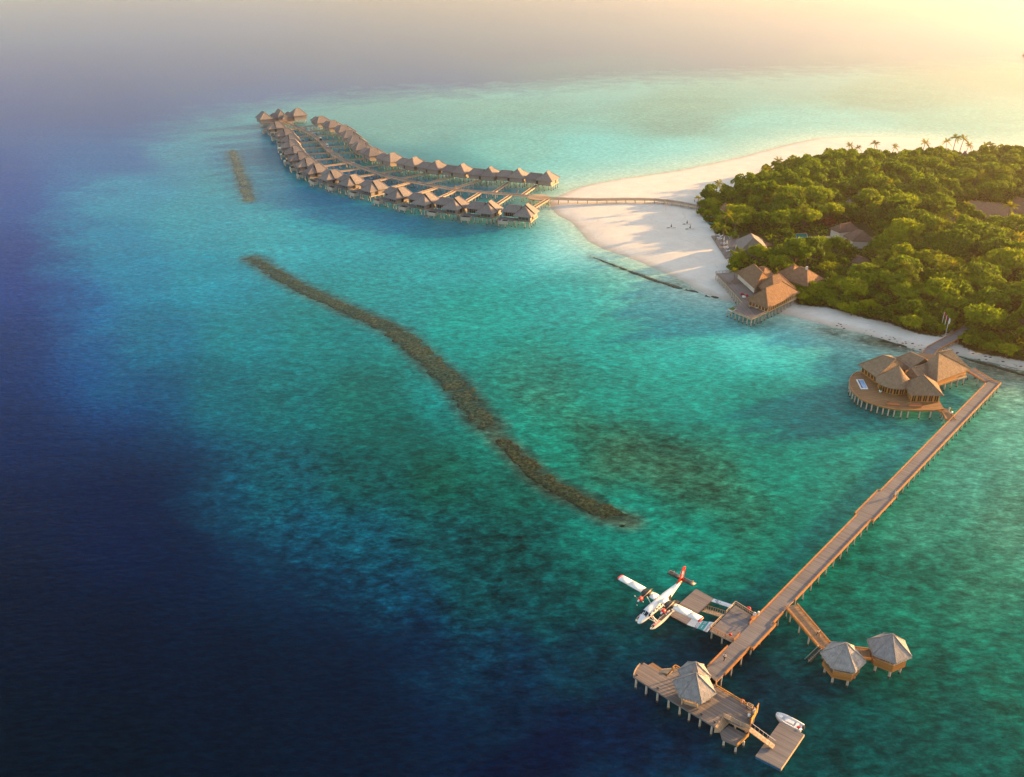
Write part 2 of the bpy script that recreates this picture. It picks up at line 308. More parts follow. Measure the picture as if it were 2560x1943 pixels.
# --- water body colour: what the sea looks like from above (depth and sea bed), sampled by eye, (x, y, r, g, b, patchiness)
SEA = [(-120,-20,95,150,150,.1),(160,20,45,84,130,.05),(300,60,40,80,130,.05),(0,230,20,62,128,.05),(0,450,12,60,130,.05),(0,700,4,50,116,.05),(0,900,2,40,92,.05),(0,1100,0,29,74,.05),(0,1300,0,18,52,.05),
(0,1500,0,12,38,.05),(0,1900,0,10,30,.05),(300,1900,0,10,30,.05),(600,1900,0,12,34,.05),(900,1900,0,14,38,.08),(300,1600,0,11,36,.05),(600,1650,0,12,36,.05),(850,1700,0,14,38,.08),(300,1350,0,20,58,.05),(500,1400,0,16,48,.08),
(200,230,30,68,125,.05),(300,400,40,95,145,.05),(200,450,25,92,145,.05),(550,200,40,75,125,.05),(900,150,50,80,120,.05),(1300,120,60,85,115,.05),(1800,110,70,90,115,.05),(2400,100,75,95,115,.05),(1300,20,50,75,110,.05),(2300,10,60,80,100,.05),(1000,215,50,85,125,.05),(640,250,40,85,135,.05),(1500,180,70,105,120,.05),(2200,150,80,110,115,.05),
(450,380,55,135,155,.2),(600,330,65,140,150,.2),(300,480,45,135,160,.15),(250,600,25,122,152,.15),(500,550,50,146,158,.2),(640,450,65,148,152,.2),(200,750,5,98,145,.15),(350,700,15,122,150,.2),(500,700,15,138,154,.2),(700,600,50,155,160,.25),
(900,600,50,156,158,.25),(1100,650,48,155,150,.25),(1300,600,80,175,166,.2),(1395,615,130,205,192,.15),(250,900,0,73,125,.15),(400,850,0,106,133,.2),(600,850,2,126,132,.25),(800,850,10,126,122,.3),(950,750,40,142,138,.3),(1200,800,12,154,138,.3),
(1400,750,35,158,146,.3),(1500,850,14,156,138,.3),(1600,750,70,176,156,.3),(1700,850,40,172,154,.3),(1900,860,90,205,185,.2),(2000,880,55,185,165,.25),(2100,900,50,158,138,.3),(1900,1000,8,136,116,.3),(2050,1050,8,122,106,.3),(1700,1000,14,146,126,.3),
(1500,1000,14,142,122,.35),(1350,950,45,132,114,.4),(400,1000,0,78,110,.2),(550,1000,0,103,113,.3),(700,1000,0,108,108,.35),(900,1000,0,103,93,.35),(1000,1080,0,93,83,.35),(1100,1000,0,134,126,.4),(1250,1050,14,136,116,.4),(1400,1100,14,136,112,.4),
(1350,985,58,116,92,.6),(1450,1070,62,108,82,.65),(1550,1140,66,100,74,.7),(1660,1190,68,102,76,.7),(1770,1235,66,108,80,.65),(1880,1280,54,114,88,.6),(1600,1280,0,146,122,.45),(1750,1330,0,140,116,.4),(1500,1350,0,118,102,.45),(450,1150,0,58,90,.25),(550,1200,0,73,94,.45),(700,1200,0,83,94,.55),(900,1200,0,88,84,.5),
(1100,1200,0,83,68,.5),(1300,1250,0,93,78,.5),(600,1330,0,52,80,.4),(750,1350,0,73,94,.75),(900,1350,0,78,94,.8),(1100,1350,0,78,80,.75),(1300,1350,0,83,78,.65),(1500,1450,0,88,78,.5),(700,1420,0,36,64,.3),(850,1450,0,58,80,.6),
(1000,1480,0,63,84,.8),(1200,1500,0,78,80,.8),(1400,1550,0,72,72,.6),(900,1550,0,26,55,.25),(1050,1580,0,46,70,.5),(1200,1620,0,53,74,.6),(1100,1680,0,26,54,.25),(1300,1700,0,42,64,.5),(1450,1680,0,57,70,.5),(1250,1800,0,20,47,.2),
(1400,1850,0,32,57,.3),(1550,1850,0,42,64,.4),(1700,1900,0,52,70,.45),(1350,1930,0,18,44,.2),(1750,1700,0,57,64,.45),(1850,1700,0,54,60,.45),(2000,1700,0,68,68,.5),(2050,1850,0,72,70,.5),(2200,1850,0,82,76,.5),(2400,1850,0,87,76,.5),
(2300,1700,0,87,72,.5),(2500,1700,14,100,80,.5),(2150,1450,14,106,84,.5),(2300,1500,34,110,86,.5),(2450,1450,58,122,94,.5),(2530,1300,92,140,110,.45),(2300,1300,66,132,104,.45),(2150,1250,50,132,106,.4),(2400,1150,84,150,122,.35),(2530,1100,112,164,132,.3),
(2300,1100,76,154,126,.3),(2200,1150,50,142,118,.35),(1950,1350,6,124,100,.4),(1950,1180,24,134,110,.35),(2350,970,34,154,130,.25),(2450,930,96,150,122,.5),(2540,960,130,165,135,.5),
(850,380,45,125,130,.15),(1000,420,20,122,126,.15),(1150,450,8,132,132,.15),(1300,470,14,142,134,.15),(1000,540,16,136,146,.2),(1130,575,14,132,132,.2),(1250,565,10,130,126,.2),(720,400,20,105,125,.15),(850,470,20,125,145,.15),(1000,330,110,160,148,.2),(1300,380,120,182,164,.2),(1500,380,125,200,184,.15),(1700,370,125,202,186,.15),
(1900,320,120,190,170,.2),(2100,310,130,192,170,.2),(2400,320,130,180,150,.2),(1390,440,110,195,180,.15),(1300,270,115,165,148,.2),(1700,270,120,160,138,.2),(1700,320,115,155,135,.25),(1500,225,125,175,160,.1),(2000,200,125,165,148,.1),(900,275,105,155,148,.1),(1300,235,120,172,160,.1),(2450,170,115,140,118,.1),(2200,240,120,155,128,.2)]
SEA = np.array(SEA, float)
REEFS = [
    ([(630, 646), (690, 685), (749, 719), (814, 749), (878, 779), (938, 804), (998, 834), (1047, 879), (1087, 918), (1137, 958), (1172, 1008), (1197, 1043), (1224, 1066)], [3.5, 5.0, 5.0, 5.0, 5.2, 5.4, 6, 6.2, 6.0, 5.8, 5.2, 4.6, 4.2]),
    ([(1248, 1098), (1296, 1142), (1346, 1192), (1396, 1227), (1455, 1251), (1510, 1286), (1572, 1303)], [3.0, 3.8, 3.8, 3.8, 4.0, 4.3, 3.6]),
    ([(580, 378), (592, 412), (606, 450), (624, 503)], [3.2, 3.8, 4.0, 4.4]),
    ([(1474, 640), (1530, 662), (1590, 684), (1650, 706), (1706, 722), (1748, 731)], [.8, 1.2, 1.8, 2.4, 2.6, 1.8]),
    ([(1764, 739), (1790, 744), (1818, 748)], [1.6, 2.4, 1.2]),
    ([(2205, 852), (2235, 858), (2268, 868)], [1.2, 1.6, 1.2]),
    ([(2395, 890), (2430, 903), (2470, 912), (2530, 930), (2600, 950)], [.6, 1.2, 1.6, 1.4, 1.4])]
def water():
    rad = [0.0, 20.0, 40.0, 60.0]
    while rad[-1] < 14000: rad.append(rad[-1] * (1.0105 if rad[-1] < 1500 else 1.03))
    az = np.concatenate([np.linspace(-180, -48, 14)[:-1], np.linspace(-48, 48, 270), np.linspace(48, 180, 14)[1:-1]])
    rr, aa = np.meshgrid(rad, np.radians(az), indexing='ij'); x = (rr * np.sin(aa)).ravel(); y = (rr * np.cos(aa)).ravel(); n = len(az); m = len(rad)
    i = np.arange(m - 1)[:, None] * n; j = np.arange(n)[None, :]; j2 = (j + 1) % n
    q = np.stack([i + j, i + n + j, i + n + j2, i + j2], -1).reshape(-1, 4)
    P = np.stack([x, y, np.zeros_like(x)], 1); px, py = proj(P)
    front = y > 5; px = np.where(front, px, np.where(x < 0, -400, 2900)); py = np.where(front, py, 2300)
    px = np.clip(px, -400, 2960); py = np.clip(py, -60, 2300)
    # elliptical distance: contours of the sea run flatter far away
    def key(a, b): return a / 260.0, np.log(np.maximum(b + 120.0, 20)) * 5.2
    kx, ky = key(px, py); sx, sy = key(SEA[:, 0], SEA[:, 1])
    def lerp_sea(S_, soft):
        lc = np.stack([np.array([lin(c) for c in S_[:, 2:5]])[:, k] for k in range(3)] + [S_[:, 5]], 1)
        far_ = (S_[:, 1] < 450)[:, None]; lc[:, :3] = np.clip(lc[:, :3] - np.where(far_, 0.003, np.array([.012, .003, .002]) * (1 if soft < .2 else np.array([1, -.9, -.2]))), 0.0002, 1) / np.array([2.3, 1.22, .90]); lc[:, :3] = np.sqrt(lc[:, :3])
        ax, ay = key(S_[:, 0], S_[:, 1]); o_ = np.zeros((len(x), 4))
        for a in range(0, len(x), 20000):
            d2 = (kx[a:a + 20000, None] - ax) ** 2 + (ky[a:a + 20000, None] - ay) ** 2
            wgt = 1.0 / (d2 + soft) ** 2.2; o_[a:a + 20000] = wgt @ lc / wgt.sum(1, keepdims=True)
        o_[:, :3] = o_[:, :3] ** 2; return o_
    DROP = [(1700, 2300), (1560, 2100), (1400, 1943), (1235, 1765), (1045, 1625), (850, 1500), (690, 1395), (545, 1265), (405, 1115), (290, 965), (195, 800), (140, 680), (148, 560), (215, 450), (330, 368), (480, 303), (650, 264), (800, 250), (1000, 234), (1280, 220), (1600, 196), (2000, 180), (2600, 150), (3200, 140), (3200, 2400)]
    dl = inpoly(SEA[:, 0], SEA[:, 1], DROP); DK = [key(*p) for p in np.array(DROP, float)]
    out = lerp_sea(SEA[dl], 0.07); deep = lerp_sea(SEA[~dl], 0.25)
    dd = pdist(kx, ky, DK[:-1], False); drop = np.where(inpoly(kx, ky, DK), dd, -dd)      # >0 on the lagoon side of the reef edge
    # drowned skirt of the coral bands
    for pts, hw in REEFS:
        P_ = [tuple(W(*p)[:2]) for p in pts]; dd = pdist(x, y, P_, False); h_ = np.mean(hw)
        k = np.clip((h_ * 1.5 - dd) / (h_ * 1.0), 0, 1)[:, None] * .85; out[:, :3] = out[:, :3] * (1 - k) + np.array([[.04, .06, .05]]) * (2.0 if pts[0][0] < 600 else 1) * k; out[:, 3] = out[:, 3] * (1 - k[:, 0]) + .6 * k[:, 0]
    # shallow sand shelf right at the shore
    ds = pdist(x, y, SHORE); ins = inpoly(x, y, SHORE); ds = np.where(ins, 0, ds)
    ds = np.where(py < 470, ds * 0.45, ds); k = np.exp(-(ds / 13.0) ** 1.1)[:, None]
    sand = np.array([[0.42, 0.62, 0.53]]); out[:, :3] = out[:, :3] * (1 - k) + sand * k; out[:, 3] *= (1 - k[:, 0] * .6)
    # weed and rubble beds in the shallows off the south beach
    for wx, wy, wr, wk in ((2092, 834, 5, .6), (2060, 822, 4, .4), (2190, 852, 6, .75), (2225, 856, 5, .8), (2258, 872, 5, .6), (1890, 812, 7, .45), (2440, 906, 5, .7), (2490, 922, 6, .7), (2540, 938, 6, .6), (2500, 950, 8, .4), (1745, 716, 4, .5), (1690, 706, 5, .4)):
        wq = W(wx, wy); dd2 = np.hypot((x - wq.x) / 1.5, y - wq.y); kk = (np.exp(-(dd2 / wr) ** 2) * wk)[:, None]; out[:, :3] = out[:, :3] * (1 - kk) + np.array([[.075, .085, .05]]) * kk; out[:, 3] = np.maximum(out[:, 3], kk[:, 0] * .9)
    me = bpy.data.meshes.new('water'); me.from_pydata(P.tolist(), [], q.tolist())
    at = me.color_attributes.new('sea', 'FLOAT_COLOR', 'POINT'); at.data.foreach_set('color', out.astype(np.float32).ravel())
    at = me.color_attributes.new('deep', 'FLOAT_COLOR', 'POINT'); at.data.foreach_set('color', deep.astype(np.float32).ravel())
    dr = me.attributes.new('drop', 'FLOAT', 'POINT'); dr.data.foreach_set('value', drop.astype(np.float32))
    sh = me.attributes.new('shore', 'FLOAT', 'POINT'); sh.data.foreach_set('value', np.where(ins, -1, pdist(x, y, SHORE)).astype(np.float32))
    me.polygons.foreach_set('use_smooth', [True] * len(q)); me.validate()
    ob = bpy.data.objects.new('water', me); COL.objects.link(ob); tag(ob, 'clear sea shading from navy drop-off to turquoise lagoon', None, None, 'structure')
    t = NT('water'); me.materials.append(t.m)
    a = t.add('ShaderNodeAttribute', attribute_name='sea'); s = t.add('ShaderNodeAttribute', attribute_name='shore')
    g = t.coord('Object')
    # coral heads and sand patches on the bed
    n1 = t.noise(t.coord('Object', (1, 1.25, 1), (0, 0, R(25))), 0.24, 7, 0.70, 0.25); n2 = t.noise(g, 0.035, 4, 0.6, 0.6)
    nn = t.math('ADD', t.math('MULTIPLY', n1, 0.75), t.math('MULTIPLY', n2, 0.25))
    pat = t.ramp(nn, [(0.37, (0.18, 0.26, 0.26)), (0.46, (0.62, 0.66, 0.66)), (0.54, (1.12, 1.10, 1.07)), (0.64, (2.2, 1.9, 1.75))])
    base = t.mix(a.outputs['Color'], t.mix(a.outputs['Color'], pat, 1.0, 'MULTIPLY'), t.math('MULTIPLY', a.outputs['Alpha'], 1.6, True))
    n3 = t.noise(t.coord('Object', (0.42, 1.0, 1), (0, 0, R(-30))), 1.0, 6, 0.72, 0.35)  # ripple light and dark, painted into the base colour
    base = t.mix(base, t.mix(base, t.ramp(n3, [(0.36, (0.42, 0.48, 0.48)), (0.5, (0.95,) * 3), (0.63, (1.75, 1.55, 1.5))]), 1.0, 'MULTIPLY'), t.math('ADD', t.math('MULTIPLY', a.outputs['Alpha'], 0.6), 0.42, True))
    # the drop-off: lagoon bed fading into deep water with an uneven fringe
    dp = t.add('ShaderNodeAttribute', attribute_name='deep'); df = t.add('ShaderNodeAttribute', attribute_name='drop')
    fr = t.math('ADD', df.outputs['Fac'], t.math('ADD', t.math('MULTIPLY', t.math('SUBTRACT', n2, 0.5), 0.9), t.math('MULTIPLY', t.math('SUBTRACT', n1, 0.5), 0.5)))
    edge = t.ramp(t.math('ADD', t.math('MULTIPLY', fr, 1.25), 0.5), [(0.10, (0, 0, 0)), (0.45, (.35,) * 3), (0.95, (1, 1, 1))])
    base = t.mix(t.mix(dp.outputs['Color'], t.ramp(n3, [(0.36, (0.6, 0.65, 0.7)), (0.5, (1, 1, 1)), (0.63, (1.5, 1.45, 1.4))]), 1.0, 'MULTIPLY'), base, edge)  # the same painted ripple light and dark on the deep water colour
    # broken foam where ripples run up the sand
    fn = t.noise(g, 0.35, 5, 0.7); d = t.math('ADD', s.outputs['Fac'], t.math('MULTIPLY', fn, 6.0))
    foam = t.math('MULTIPLY', t.math('LESS_THAN', t.math('ABSOLUTE', t.math('SUBTRACT', d, 3.3)), 0.3), t.math('GREATER_THAN', t.noise(g, 0.03, 2), 0.5))
    base = t.mix(base, (0.75, 0.73, 0.68, 1), t.math('MULTIPLY', foam, 0.75))
    t.l(base, t.p.inputs['Base Color']); t.p.inputs['Roughness'].default_value = 0.18; t.p.inputs['IOR'].default_value = 1.06; t.p.subsurface_method = 'BURLEY'; t.p.inputs['Subsurface Weight'].default_value = 0.58; t.p.inputs['Subsurface Radius'].default_value = (1.0, 1.0, 1.0); t.p.inputs['Subsurface Scale'].default_value = 20.0
    w1 = t.noise(t.coord('Object', (0.45, 1.0, 1), (0, 0, R(-28))), 0.9, 6, 0.72, 0.4)
    w2 = t.noise(t.coord('Object', (0.5, 1.0, 1), (0, 0, R(-50))), 0.22, 3, 0.55, 0.3)
    w3 = t.noise(t.coord('Object', (0.25, 1.0, 1), (0, 0, R(-12))), 0.03, 3, 0.5)
    h = t.math('ADD', t.math('MULTIPLY', w1, 0.9), t.math('ADD', t.math('MULTIPLY', w2, 1.0), t.math('MULTIPLY', w3, 2.6)))
    t.bump(h, WAVE[0], WAVE[1])
    return ob
WAVE = (0.30, 0.8)
water()

# --- island: sand terrain
def beach():
    xs = np.arange(-20, 860, 3.0); ys = np.arange(90, 760, 3.0); X, Y = np.meshgrid(xs, ys, indexing='ij'); x, y = X.ravel(), Y.ravel()
    d = pdist(x, y, SHORE); ins = inpoly(x, y, SHORE); sd_ = np.where(ins, d, -d)
    z = np.where(sd_ > 0, 1.5 * (1 - np.exp(-sd_ / 14.0)), sd_ * 0.10) + 0.02
    z += np.where(sd_ > 6, 0.08 * np.sin(x * .21 + 1.3 * np.sin(y * .13)) * np.sin(y * .17), 0)
    keep = sd_ > -9; nx, ny = X.shape; idx = np.arange(nx * ny).reshape(nx, ny)
    q = np.stack([idx[:-1, :-1], idx[1:, :-1], idx[1:, 1:], idx[:-1, 1:]], -1).reshape(-1, 4); q = q[keep[q].all(1)]
    used = np.unique(q); rem = np.full(nx * ny, -1); rem[used] = np.arange(len(used))
    me = bpy.data.meshes.new('beach'); me.from_pydata(np.stack([x, y, z], 1)[used].tolist(), [], rem[q].tolist()); me.polygons.foreach_set('use_smooth', [True] * len(q))
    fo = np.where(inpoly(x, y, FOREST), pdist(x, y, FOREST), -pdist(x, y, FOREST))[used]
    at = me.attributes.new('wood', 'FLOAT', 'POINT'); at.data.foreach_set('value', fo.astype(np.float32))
    at = me.attributes.new('shore', 'FLOAT', 'POINT'); at.data.foreach_set('value', sd_[used].astype(np.float32))
    ob = bpy.data.objects.new('beach', me); COL.objects.link(ob); tag(ob, 'pale coral sand beach running to a spit', None, None, 'structure')
    t = NT('sand'); me.materials.append(t.m); g = t.coord('Object')
    n = t.noise(g, 0.12, 6, 0.65); n2 = t.noise(g, 0.7, 4, 0.7)
    col = t.ramp(t.math('ADD', t.math('MULTIPLY', n, .6), t.math('MULTIPLY', n2, .4)), [(0.35, (0.62, 0.575, 0.50)), (0.65, (0.74, 0.70, 0.625))])
    sh = t.add('ShaderNodeAttribute', attribute_name='shore'); f = t.math('ADD', sh.outputs['Fac'], t.math('MULTIPLY', n, 5.0))
    wet = t.ramp(t.math('MULTIPLY', f, 0.1), [(0.25, (0.66, 0.70, 0.66)), (0.42, (0.83, 0.80, 0.76)), (0.75, (1, 1, 1))]); col = t.mix(col, wet, 1.0, 'MULTIPLY')
    # tide wrack lines and tracks
    lines = t.math('ABSOLUTE', t.math('SUBTRACT', t.math('FRACT', t.math('MULTIPLY', t.math('ADD', sh.outputs['Fac'], t.math('MULTIPLY', t.noise(g, 0.02, 3), 60.0)), 0.06)), 0.5))
    lf = t.math('MULTIPLY', t.math('LESS_THAN', lines, 0.03), t.math('GREATER_THAN', n, 0.53))
    col = t.mix(col, (0.50, 0.43, 0.35, 1), t.math('MULTIPLY', lf, 0.35))
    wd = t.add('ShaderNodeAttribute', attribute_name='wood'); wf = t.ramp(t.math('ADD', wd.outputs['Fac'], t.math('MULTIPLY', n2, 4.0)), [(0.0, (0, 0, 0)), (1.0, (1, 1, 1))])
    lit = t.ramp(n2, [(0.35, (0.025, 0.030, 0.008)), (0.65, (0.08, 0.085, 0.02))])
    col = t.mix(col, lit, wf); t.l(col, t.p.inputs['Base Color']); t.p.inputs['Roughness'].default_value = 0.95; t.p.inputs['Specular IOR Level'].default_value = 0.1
    t.bump(n2, 0.35, 0.15)
    return ob
beach()
def ground_z(x, y):
    d = pdist(np.array([x]), np.array([y]), SHORE)[0]; i = inpoly(np.array([x]), np.array([y]), SHORE)[0]
    return 1.5 * (1 - math.exp(-d / 14.0)) + 0.02 if i else 0.0

# --- submerged coral bands breaking the surface
def reef_mat(name, kk, warm):
    t = NT(name); g = t.coord('Object'); n = t.noise(g, 0.9, 6, 0.75); n2 = t.noise(g, 0.10, 3)
    c = t.ramp(n, [(p_, tuple(v * k3 * kk for v, k3 in zip(cc_, warm))) for p_, cc_ in ((0.36, (0.010, 0.018, 0.015)), (0.5, (0.040, 0.055, 0.044)), (0.64, (0.11, 0.12, 0.09)))])
    c = t.mix(c, t.ramp(n2, [(0.4, (0.75, 0.95, 0.95)), (0.6, (1.15, 1.05, 0.9))]), 1.0, 'MULTIPLY'); t.l(c, t.p.inputs['Base Color'])
    t.p.inputs['Roughness'].default_value = 0.2; t.p.inputs['IOR'].default_value = 1.06; t.p.subsurface_method = 'BURLEY'; t.p.inputs['Subsurface Weight'].default_value = 0.85
    t.p.inputs['Subsurface Radius'].default_value = (1.0, 1.0, 1.0); t.p.inputs['Subsurface Scale'].default_value = 8.0
    t.bump(t.noise(t.coord('Object', (0.45, 1.0, 1), (0, 0, R(-28))), 0.9, 6, 0.72, 0.4), 0.25, 0.7)
reef_mat('reef', .95, (.8, 1.05, 1.05)); reef_mat('reef_near', .75, (.9, 1.05, .9)); reef_mat('reef_far', 2.3, (1.0, .95, 1.0))
from mathutils import noise as mnoise
def reef(pts, hw, label, step=0.9, na=13, top=0.22, m='reef'):
    P = [W(p[0], p[1]) for p in pts]; cum = [0]
    for i in range(1, len(P)): cum.append(cum[-1] + (P[i] - P[i - 1]).length)
    n = int(cum[-1] / step); mb = MB(); vs = []; fs = []
    S = np.linspace(0, cum[-1], n)
    cx = np.interp(S, cum, [p.x for p in P]); cy = np.interp(S, cum, [p.y for p in P]); hh = np.interp(S, cum, hw) * .8
    ker = np.hanning(25); ker /= ker.sum(); pad = lambda a: np.convolve(np.pad(a, 12, mode='reflect', reflect_type='odd'), ker, 'valid'); cx, cy = pad(cx), pad(cy)
    tx, ty = np.gradient(cx), np.gradient(cy); L = np.hypot(tx, ty); tx /= L; ty /= L
    for i in range(n):
        e = min(1, (S[i] + 1) / 6, (cum[-1] - S[i] + 1) / 6)
        for k in range(na):
            u = -1.3 + 2.6 * k / (na - 1); x = cx[i] - ty[i] * u * hh[i]; y = cy[i] + tx[i] * u * hh[i]
            nz = mnoise.fractal(Vector((x * .22, y * .22, 3)), 1, 2, 5); nf = mnoise.noise(Vector((x * 1.1, y * 1.1, 9)))
            z = (.55 - abs(u) ** 3) * top * e - 0.02 + nz * 0.24 + nf * 0.13 - (0.4 if abs(u) > 1.25 else 0)
            vs.append((x, y, 0.05 + .35 * (z - .05) if z > .05 else z))
    for i in range(n - 1):
        for k in range(na - 1): a = i * na + k; fs.append((a, a + na, a + na + 1, a + 1))
    mb.mesh(vs, fs, m, True); o = mb.build('coral_reef'); tag(o, label, None, None, 'structure'); return o
reef(*REEFS[0], 'long dark coral band curving through the lagoon')
reef(*REEFS[1], 'nearer dark coral band beyond the small gap', m='reef_near')
reef(*REEFS[2], 'faint far coral band before the villas', 1.4, m='reef_far')
reef(*REEFS[3], 'thin dark rock bar beside the white beach', 0.7, 9, 0.3)
reef(*REEFS[4], 'small dark rock slab off the restaurant deck', 0.6, 9, 0.45)
reef(*REEFS[5], 'weedy rock ledge along the south beach', 0.6, 9, 0.4)
reef(*REEFS[6], 'weedy rock ledge right of the arrival restaurant', 0.6, 9, 0.42)
# ================================================================== JETTIES
def ribbon(parent, o, pts, wd, z, m='deck_wood', th=0.28, mside='teak', name='deck'):
    """walkway deck along a polyline; boards run across"""
    P = [Vector((p[0], p[1], 0)) for p in pts]; L, Rr = [], []
    for i, p in enumerate(P):
        d = (P[min(i + 1, len(P) - 1)] - P[max(i - 1, 0)]).normalized(); n = Vector((-d.y, d.x, 0)); L.append(p + n * wd / 2); Rr.append(p - n * wd / 2)
    for i in range(len(P) - 1):
        d = (P[i + 1] - P[i]); mb = MB(math.atan2(d.y, d.x) + math.pi / 2)
        mb.prism([Rr[i], Rr[i + 1], L[i + 1], L[i]], z - th, z, m, mside); mb.build(name, parent, o)
    return L, Rr
def kerb(parent, o, pts, z, m='teak', hgt=0.34, wd=0.2, name='kerb', posts=0):
    mb = MB()
    for i in range(len(pts) - 1):
        a, b = pts[i], pts[i + 1]; mb.beam((a[0], a[1], z + hgt - .08), (b[0], b[1], z + hgt - .08), wd, 0.16, m); mb.beam((a[0], a[1], z - .16), (b[0], b[1], z - .16), 0.14, 0.36, m)
        L = math.hypot(b[0] - a[0], b[1] - a[1]); k = max(1, int(L / 1.6))
        for j in range(k + 1):
            t = j / k; mb.box((a[0] + (b[0] - a[0]) * t, a[1] + (b[1] - a[1]) * t, z + hgt / 2 - .2), (0.13, 0.13, hgt + .3), m)
    return mb.build(name, parent, o)
def rail(parent, o, pts, z, h=1.0, m='pale_wood', mid=2, infill=0.0, name='railing', z2=None):
    mb = MB(); n = len(pts); zs = [z + ((z2 if z2 is not None else z) - z) * i / (n - 1) for i in range(n)]
    for i in range(n - 1):
        a = Vector((pts[i][0], pts[i][1], zs[i])); b = Vector((pts[i + 1][0], pts[i + 1][1], zs[i + 1])); up = Vector((0, 0, 1))
        mb.beam(a + up * h, b + up * h, 0.12, 0.09, m)
        for k in range(mid): q = h * (k + 1) / (mid + 1); mb.beam(a + up * q, b + up * q, 0.05, 0.07, m)
        k = max(1, int((b - a).length / 1.5))
        for j in range(k + 1): q = a.lerp(b, j / k); mb.beam(q, q + up * h, 0.1, 0.1, m)
        if infill:
            k = max(1, int((b - a).length / infill))
            for j in range(1, k): q = a.lerp(b, j / k); mb.beam(q + up * .1, q + up * h, 0.05, 0.05, m)
    return mb.build(name, parent, o)
def off(a, b, d):
    a, b = Vector(a[:2]), Vector(b[:2]); u = (b - a).normalized(); n = Vector((-u.y, u.x)); return (a + n * d), (b + n * d)

# --- main pier
PA, PB = W(1777, 1690, 2.7), W(2485, 957, 2.7); pu = (PB - PA).normalized(); pn = Vector((-pu.y, pu.x, 0)); PL = (PB - PA).length; PW = 3.1
def on(s, t, z=2.7): q = PA + pu * s + pn * t; return Vector((q.x, q.y, z))       # along the pier, to its left
pier = thing('long_pier', 'long straight timber pier with orange kerbs, joining the island to the end pavilion', 'pier', (PA.x, PA.y, 0)); PO = pier.location
def at_s(px, py): return (W(px, py, 2.7) - PA).dot(pu)
s1a, s1b = at_s(1872, 1618), at_s(1936, 1560); s2a, s2b = at_s(2150, 1290), at_s(2210, 1232)
hw = PW / 2; Lp = PL + 1.2
mb = MB(math.atan2(pu.y, pu.x) + math.pi / 2)
mb.prism([on(-1.5, -hw), on(Lp, -hw), on(Lp, hw), on(-1.5, hw)], 2.42, 2.7, 'deck_grey', 'teak')
mb.prism([on(s1a, -hw - .62), on(s1b, -hw - .62), on(s1b, -hw), on(s1a, -hw)], 2.43, 2.697, 'deck_grey', 'teak')
mb.prism([on(s2a, -hw - .55), on(s2b, -hw - .55), on(s2b, -hw), on(s2a, -hw)], 2.43, 2.697, 'deck_grey', 'teak')
mb.prism([on(s2a, hw), on(s2b, hw), on(s2b, hw + .55), on(s2a, hw + .55)], 2.43, 2.697, 'deck_grey', 'teak'); mb.build('deck', pier, PO)
sh0, sh1 = at_s(1987, 1505), at_s(1969, 1523)     # hut walkway mouth
g0, g1 = at_s(1812, 1618) + .5, at_s(1890, 1549) - .8
e = 0.1
kerb(pier, PO, [on(-1.5 + 3, hw + e), on(g0, hw + e)], 2.7); kerb(pier, PO, [on(g1, hw + e), on(s2a, hw + e), on(s2a, hw + .55 + e), on(s2b, hw + .55 + e), on(s2b, hw + e), on(PL - 2.5, hw + e)], 2.7)
sj = at_s(2385, 1052)
kerb(pier, PO, [on(2.2, -hw - e), on(s1a, -hw - e), on(s1a, -hw - .62 - e), on(s1b, -hw - .62 - e), on(s1b, -hw - e), on(sh1 - 1.6, -hw - e)], 2.7)
kerb(pier, PO, [on(sh0 + .6, -hw - e), on(s2a, -hw - e), on(s2a, -hw - .55 - e), on(s2b, -hw - .55 - e), on(s2b, -hw - e), on(PL + 1.2, -hw - e), on(PL + 1.2, hw + e)], 2.7)
k = 0
for i in range(46):
    s_ = 1.2 + i * (PL - 2) / 45; t0 = 0.35 if i % 9 == 5 else 0
    for t_ in (-hw - .02, hw + .02): q = on(s_ + (0.5 if t_ > 0 else 0), t_); pile(pier, q.x, q.y, 2.5, PO, 0.15)
# link from pier corner to the arrival restaurant
def jetty(name, label, pts, wd, z, spacing=4.0, m='deck_wood', kerbs=True, r=0.15, cat='walkway', group=None, km='teak', both=True, bottom=-0.8, rh=0.0, th=0.28):
    o = Vector((pts[0][0], pts[0][1], 0)); t = thing(name, label, cat, o, 0, group)
    L, Rr = ribbon(t, o, pts, wd, z, m, th)
    if kerbs: kerb(t, o, L, z, km); kerb(t, o, Rr, z, km)
    if rh: rail(t, o, [(p.x, p.y) for p in L], z, rh, 'pale_wood', 1); rail(t, o, [(p.x, p.y) for p in Rr], z, rh, 'pale_wood', 1)
    P = [Vector((p[0], p[1])) for p in pts]; acc = spacing * .6
    for i in range(len(P) - 1):
        d = P[i + 1] - P[i]; ln = d.length; u = d / ln; n = Vector((-u.y, u.x)); s_ = acc
        while s_ < ln:
            q = P[i] + u * s_
            for sgn in ((-1, 1) if both else (0,)): pile(t, q.x + n.x * sgn * wd * .45, q.y + n.y * sgn * wd * .45, z - .15, o, r, bottom)
            s_ += spacing
        acc = s_ - ln
    return t
a = on(PL + .2, hw + .0); jetty('pier_link', 'short teak walkway turning from the pier corner to the arrival restaurant', [a + pn * 0.1, W(2425, 924, 2.7)], 3.0, 2.69, 4.5)
jetty('shore_walkway', 'grey plank walkway from the arrival restaurant across the sand into the trees', [W(2318, 886, 2.7), W(2332, 869, 2.7), W(2398, 836, 2.4), W(2425, 817, 2.2)], 3.6, 2.35, 4.0, 'deck_grey', True, 0.15, bottom=-.5)
jetty('restaurant_walkway', 'short wedge-shaped teak walkway from the round restaurant deck to the pier', [W(2350, 1024, 2.7), W(2366, 1031, 2.7), on(sj, hw)], 2.4, 2.68, 3.0, 'deck_warm')
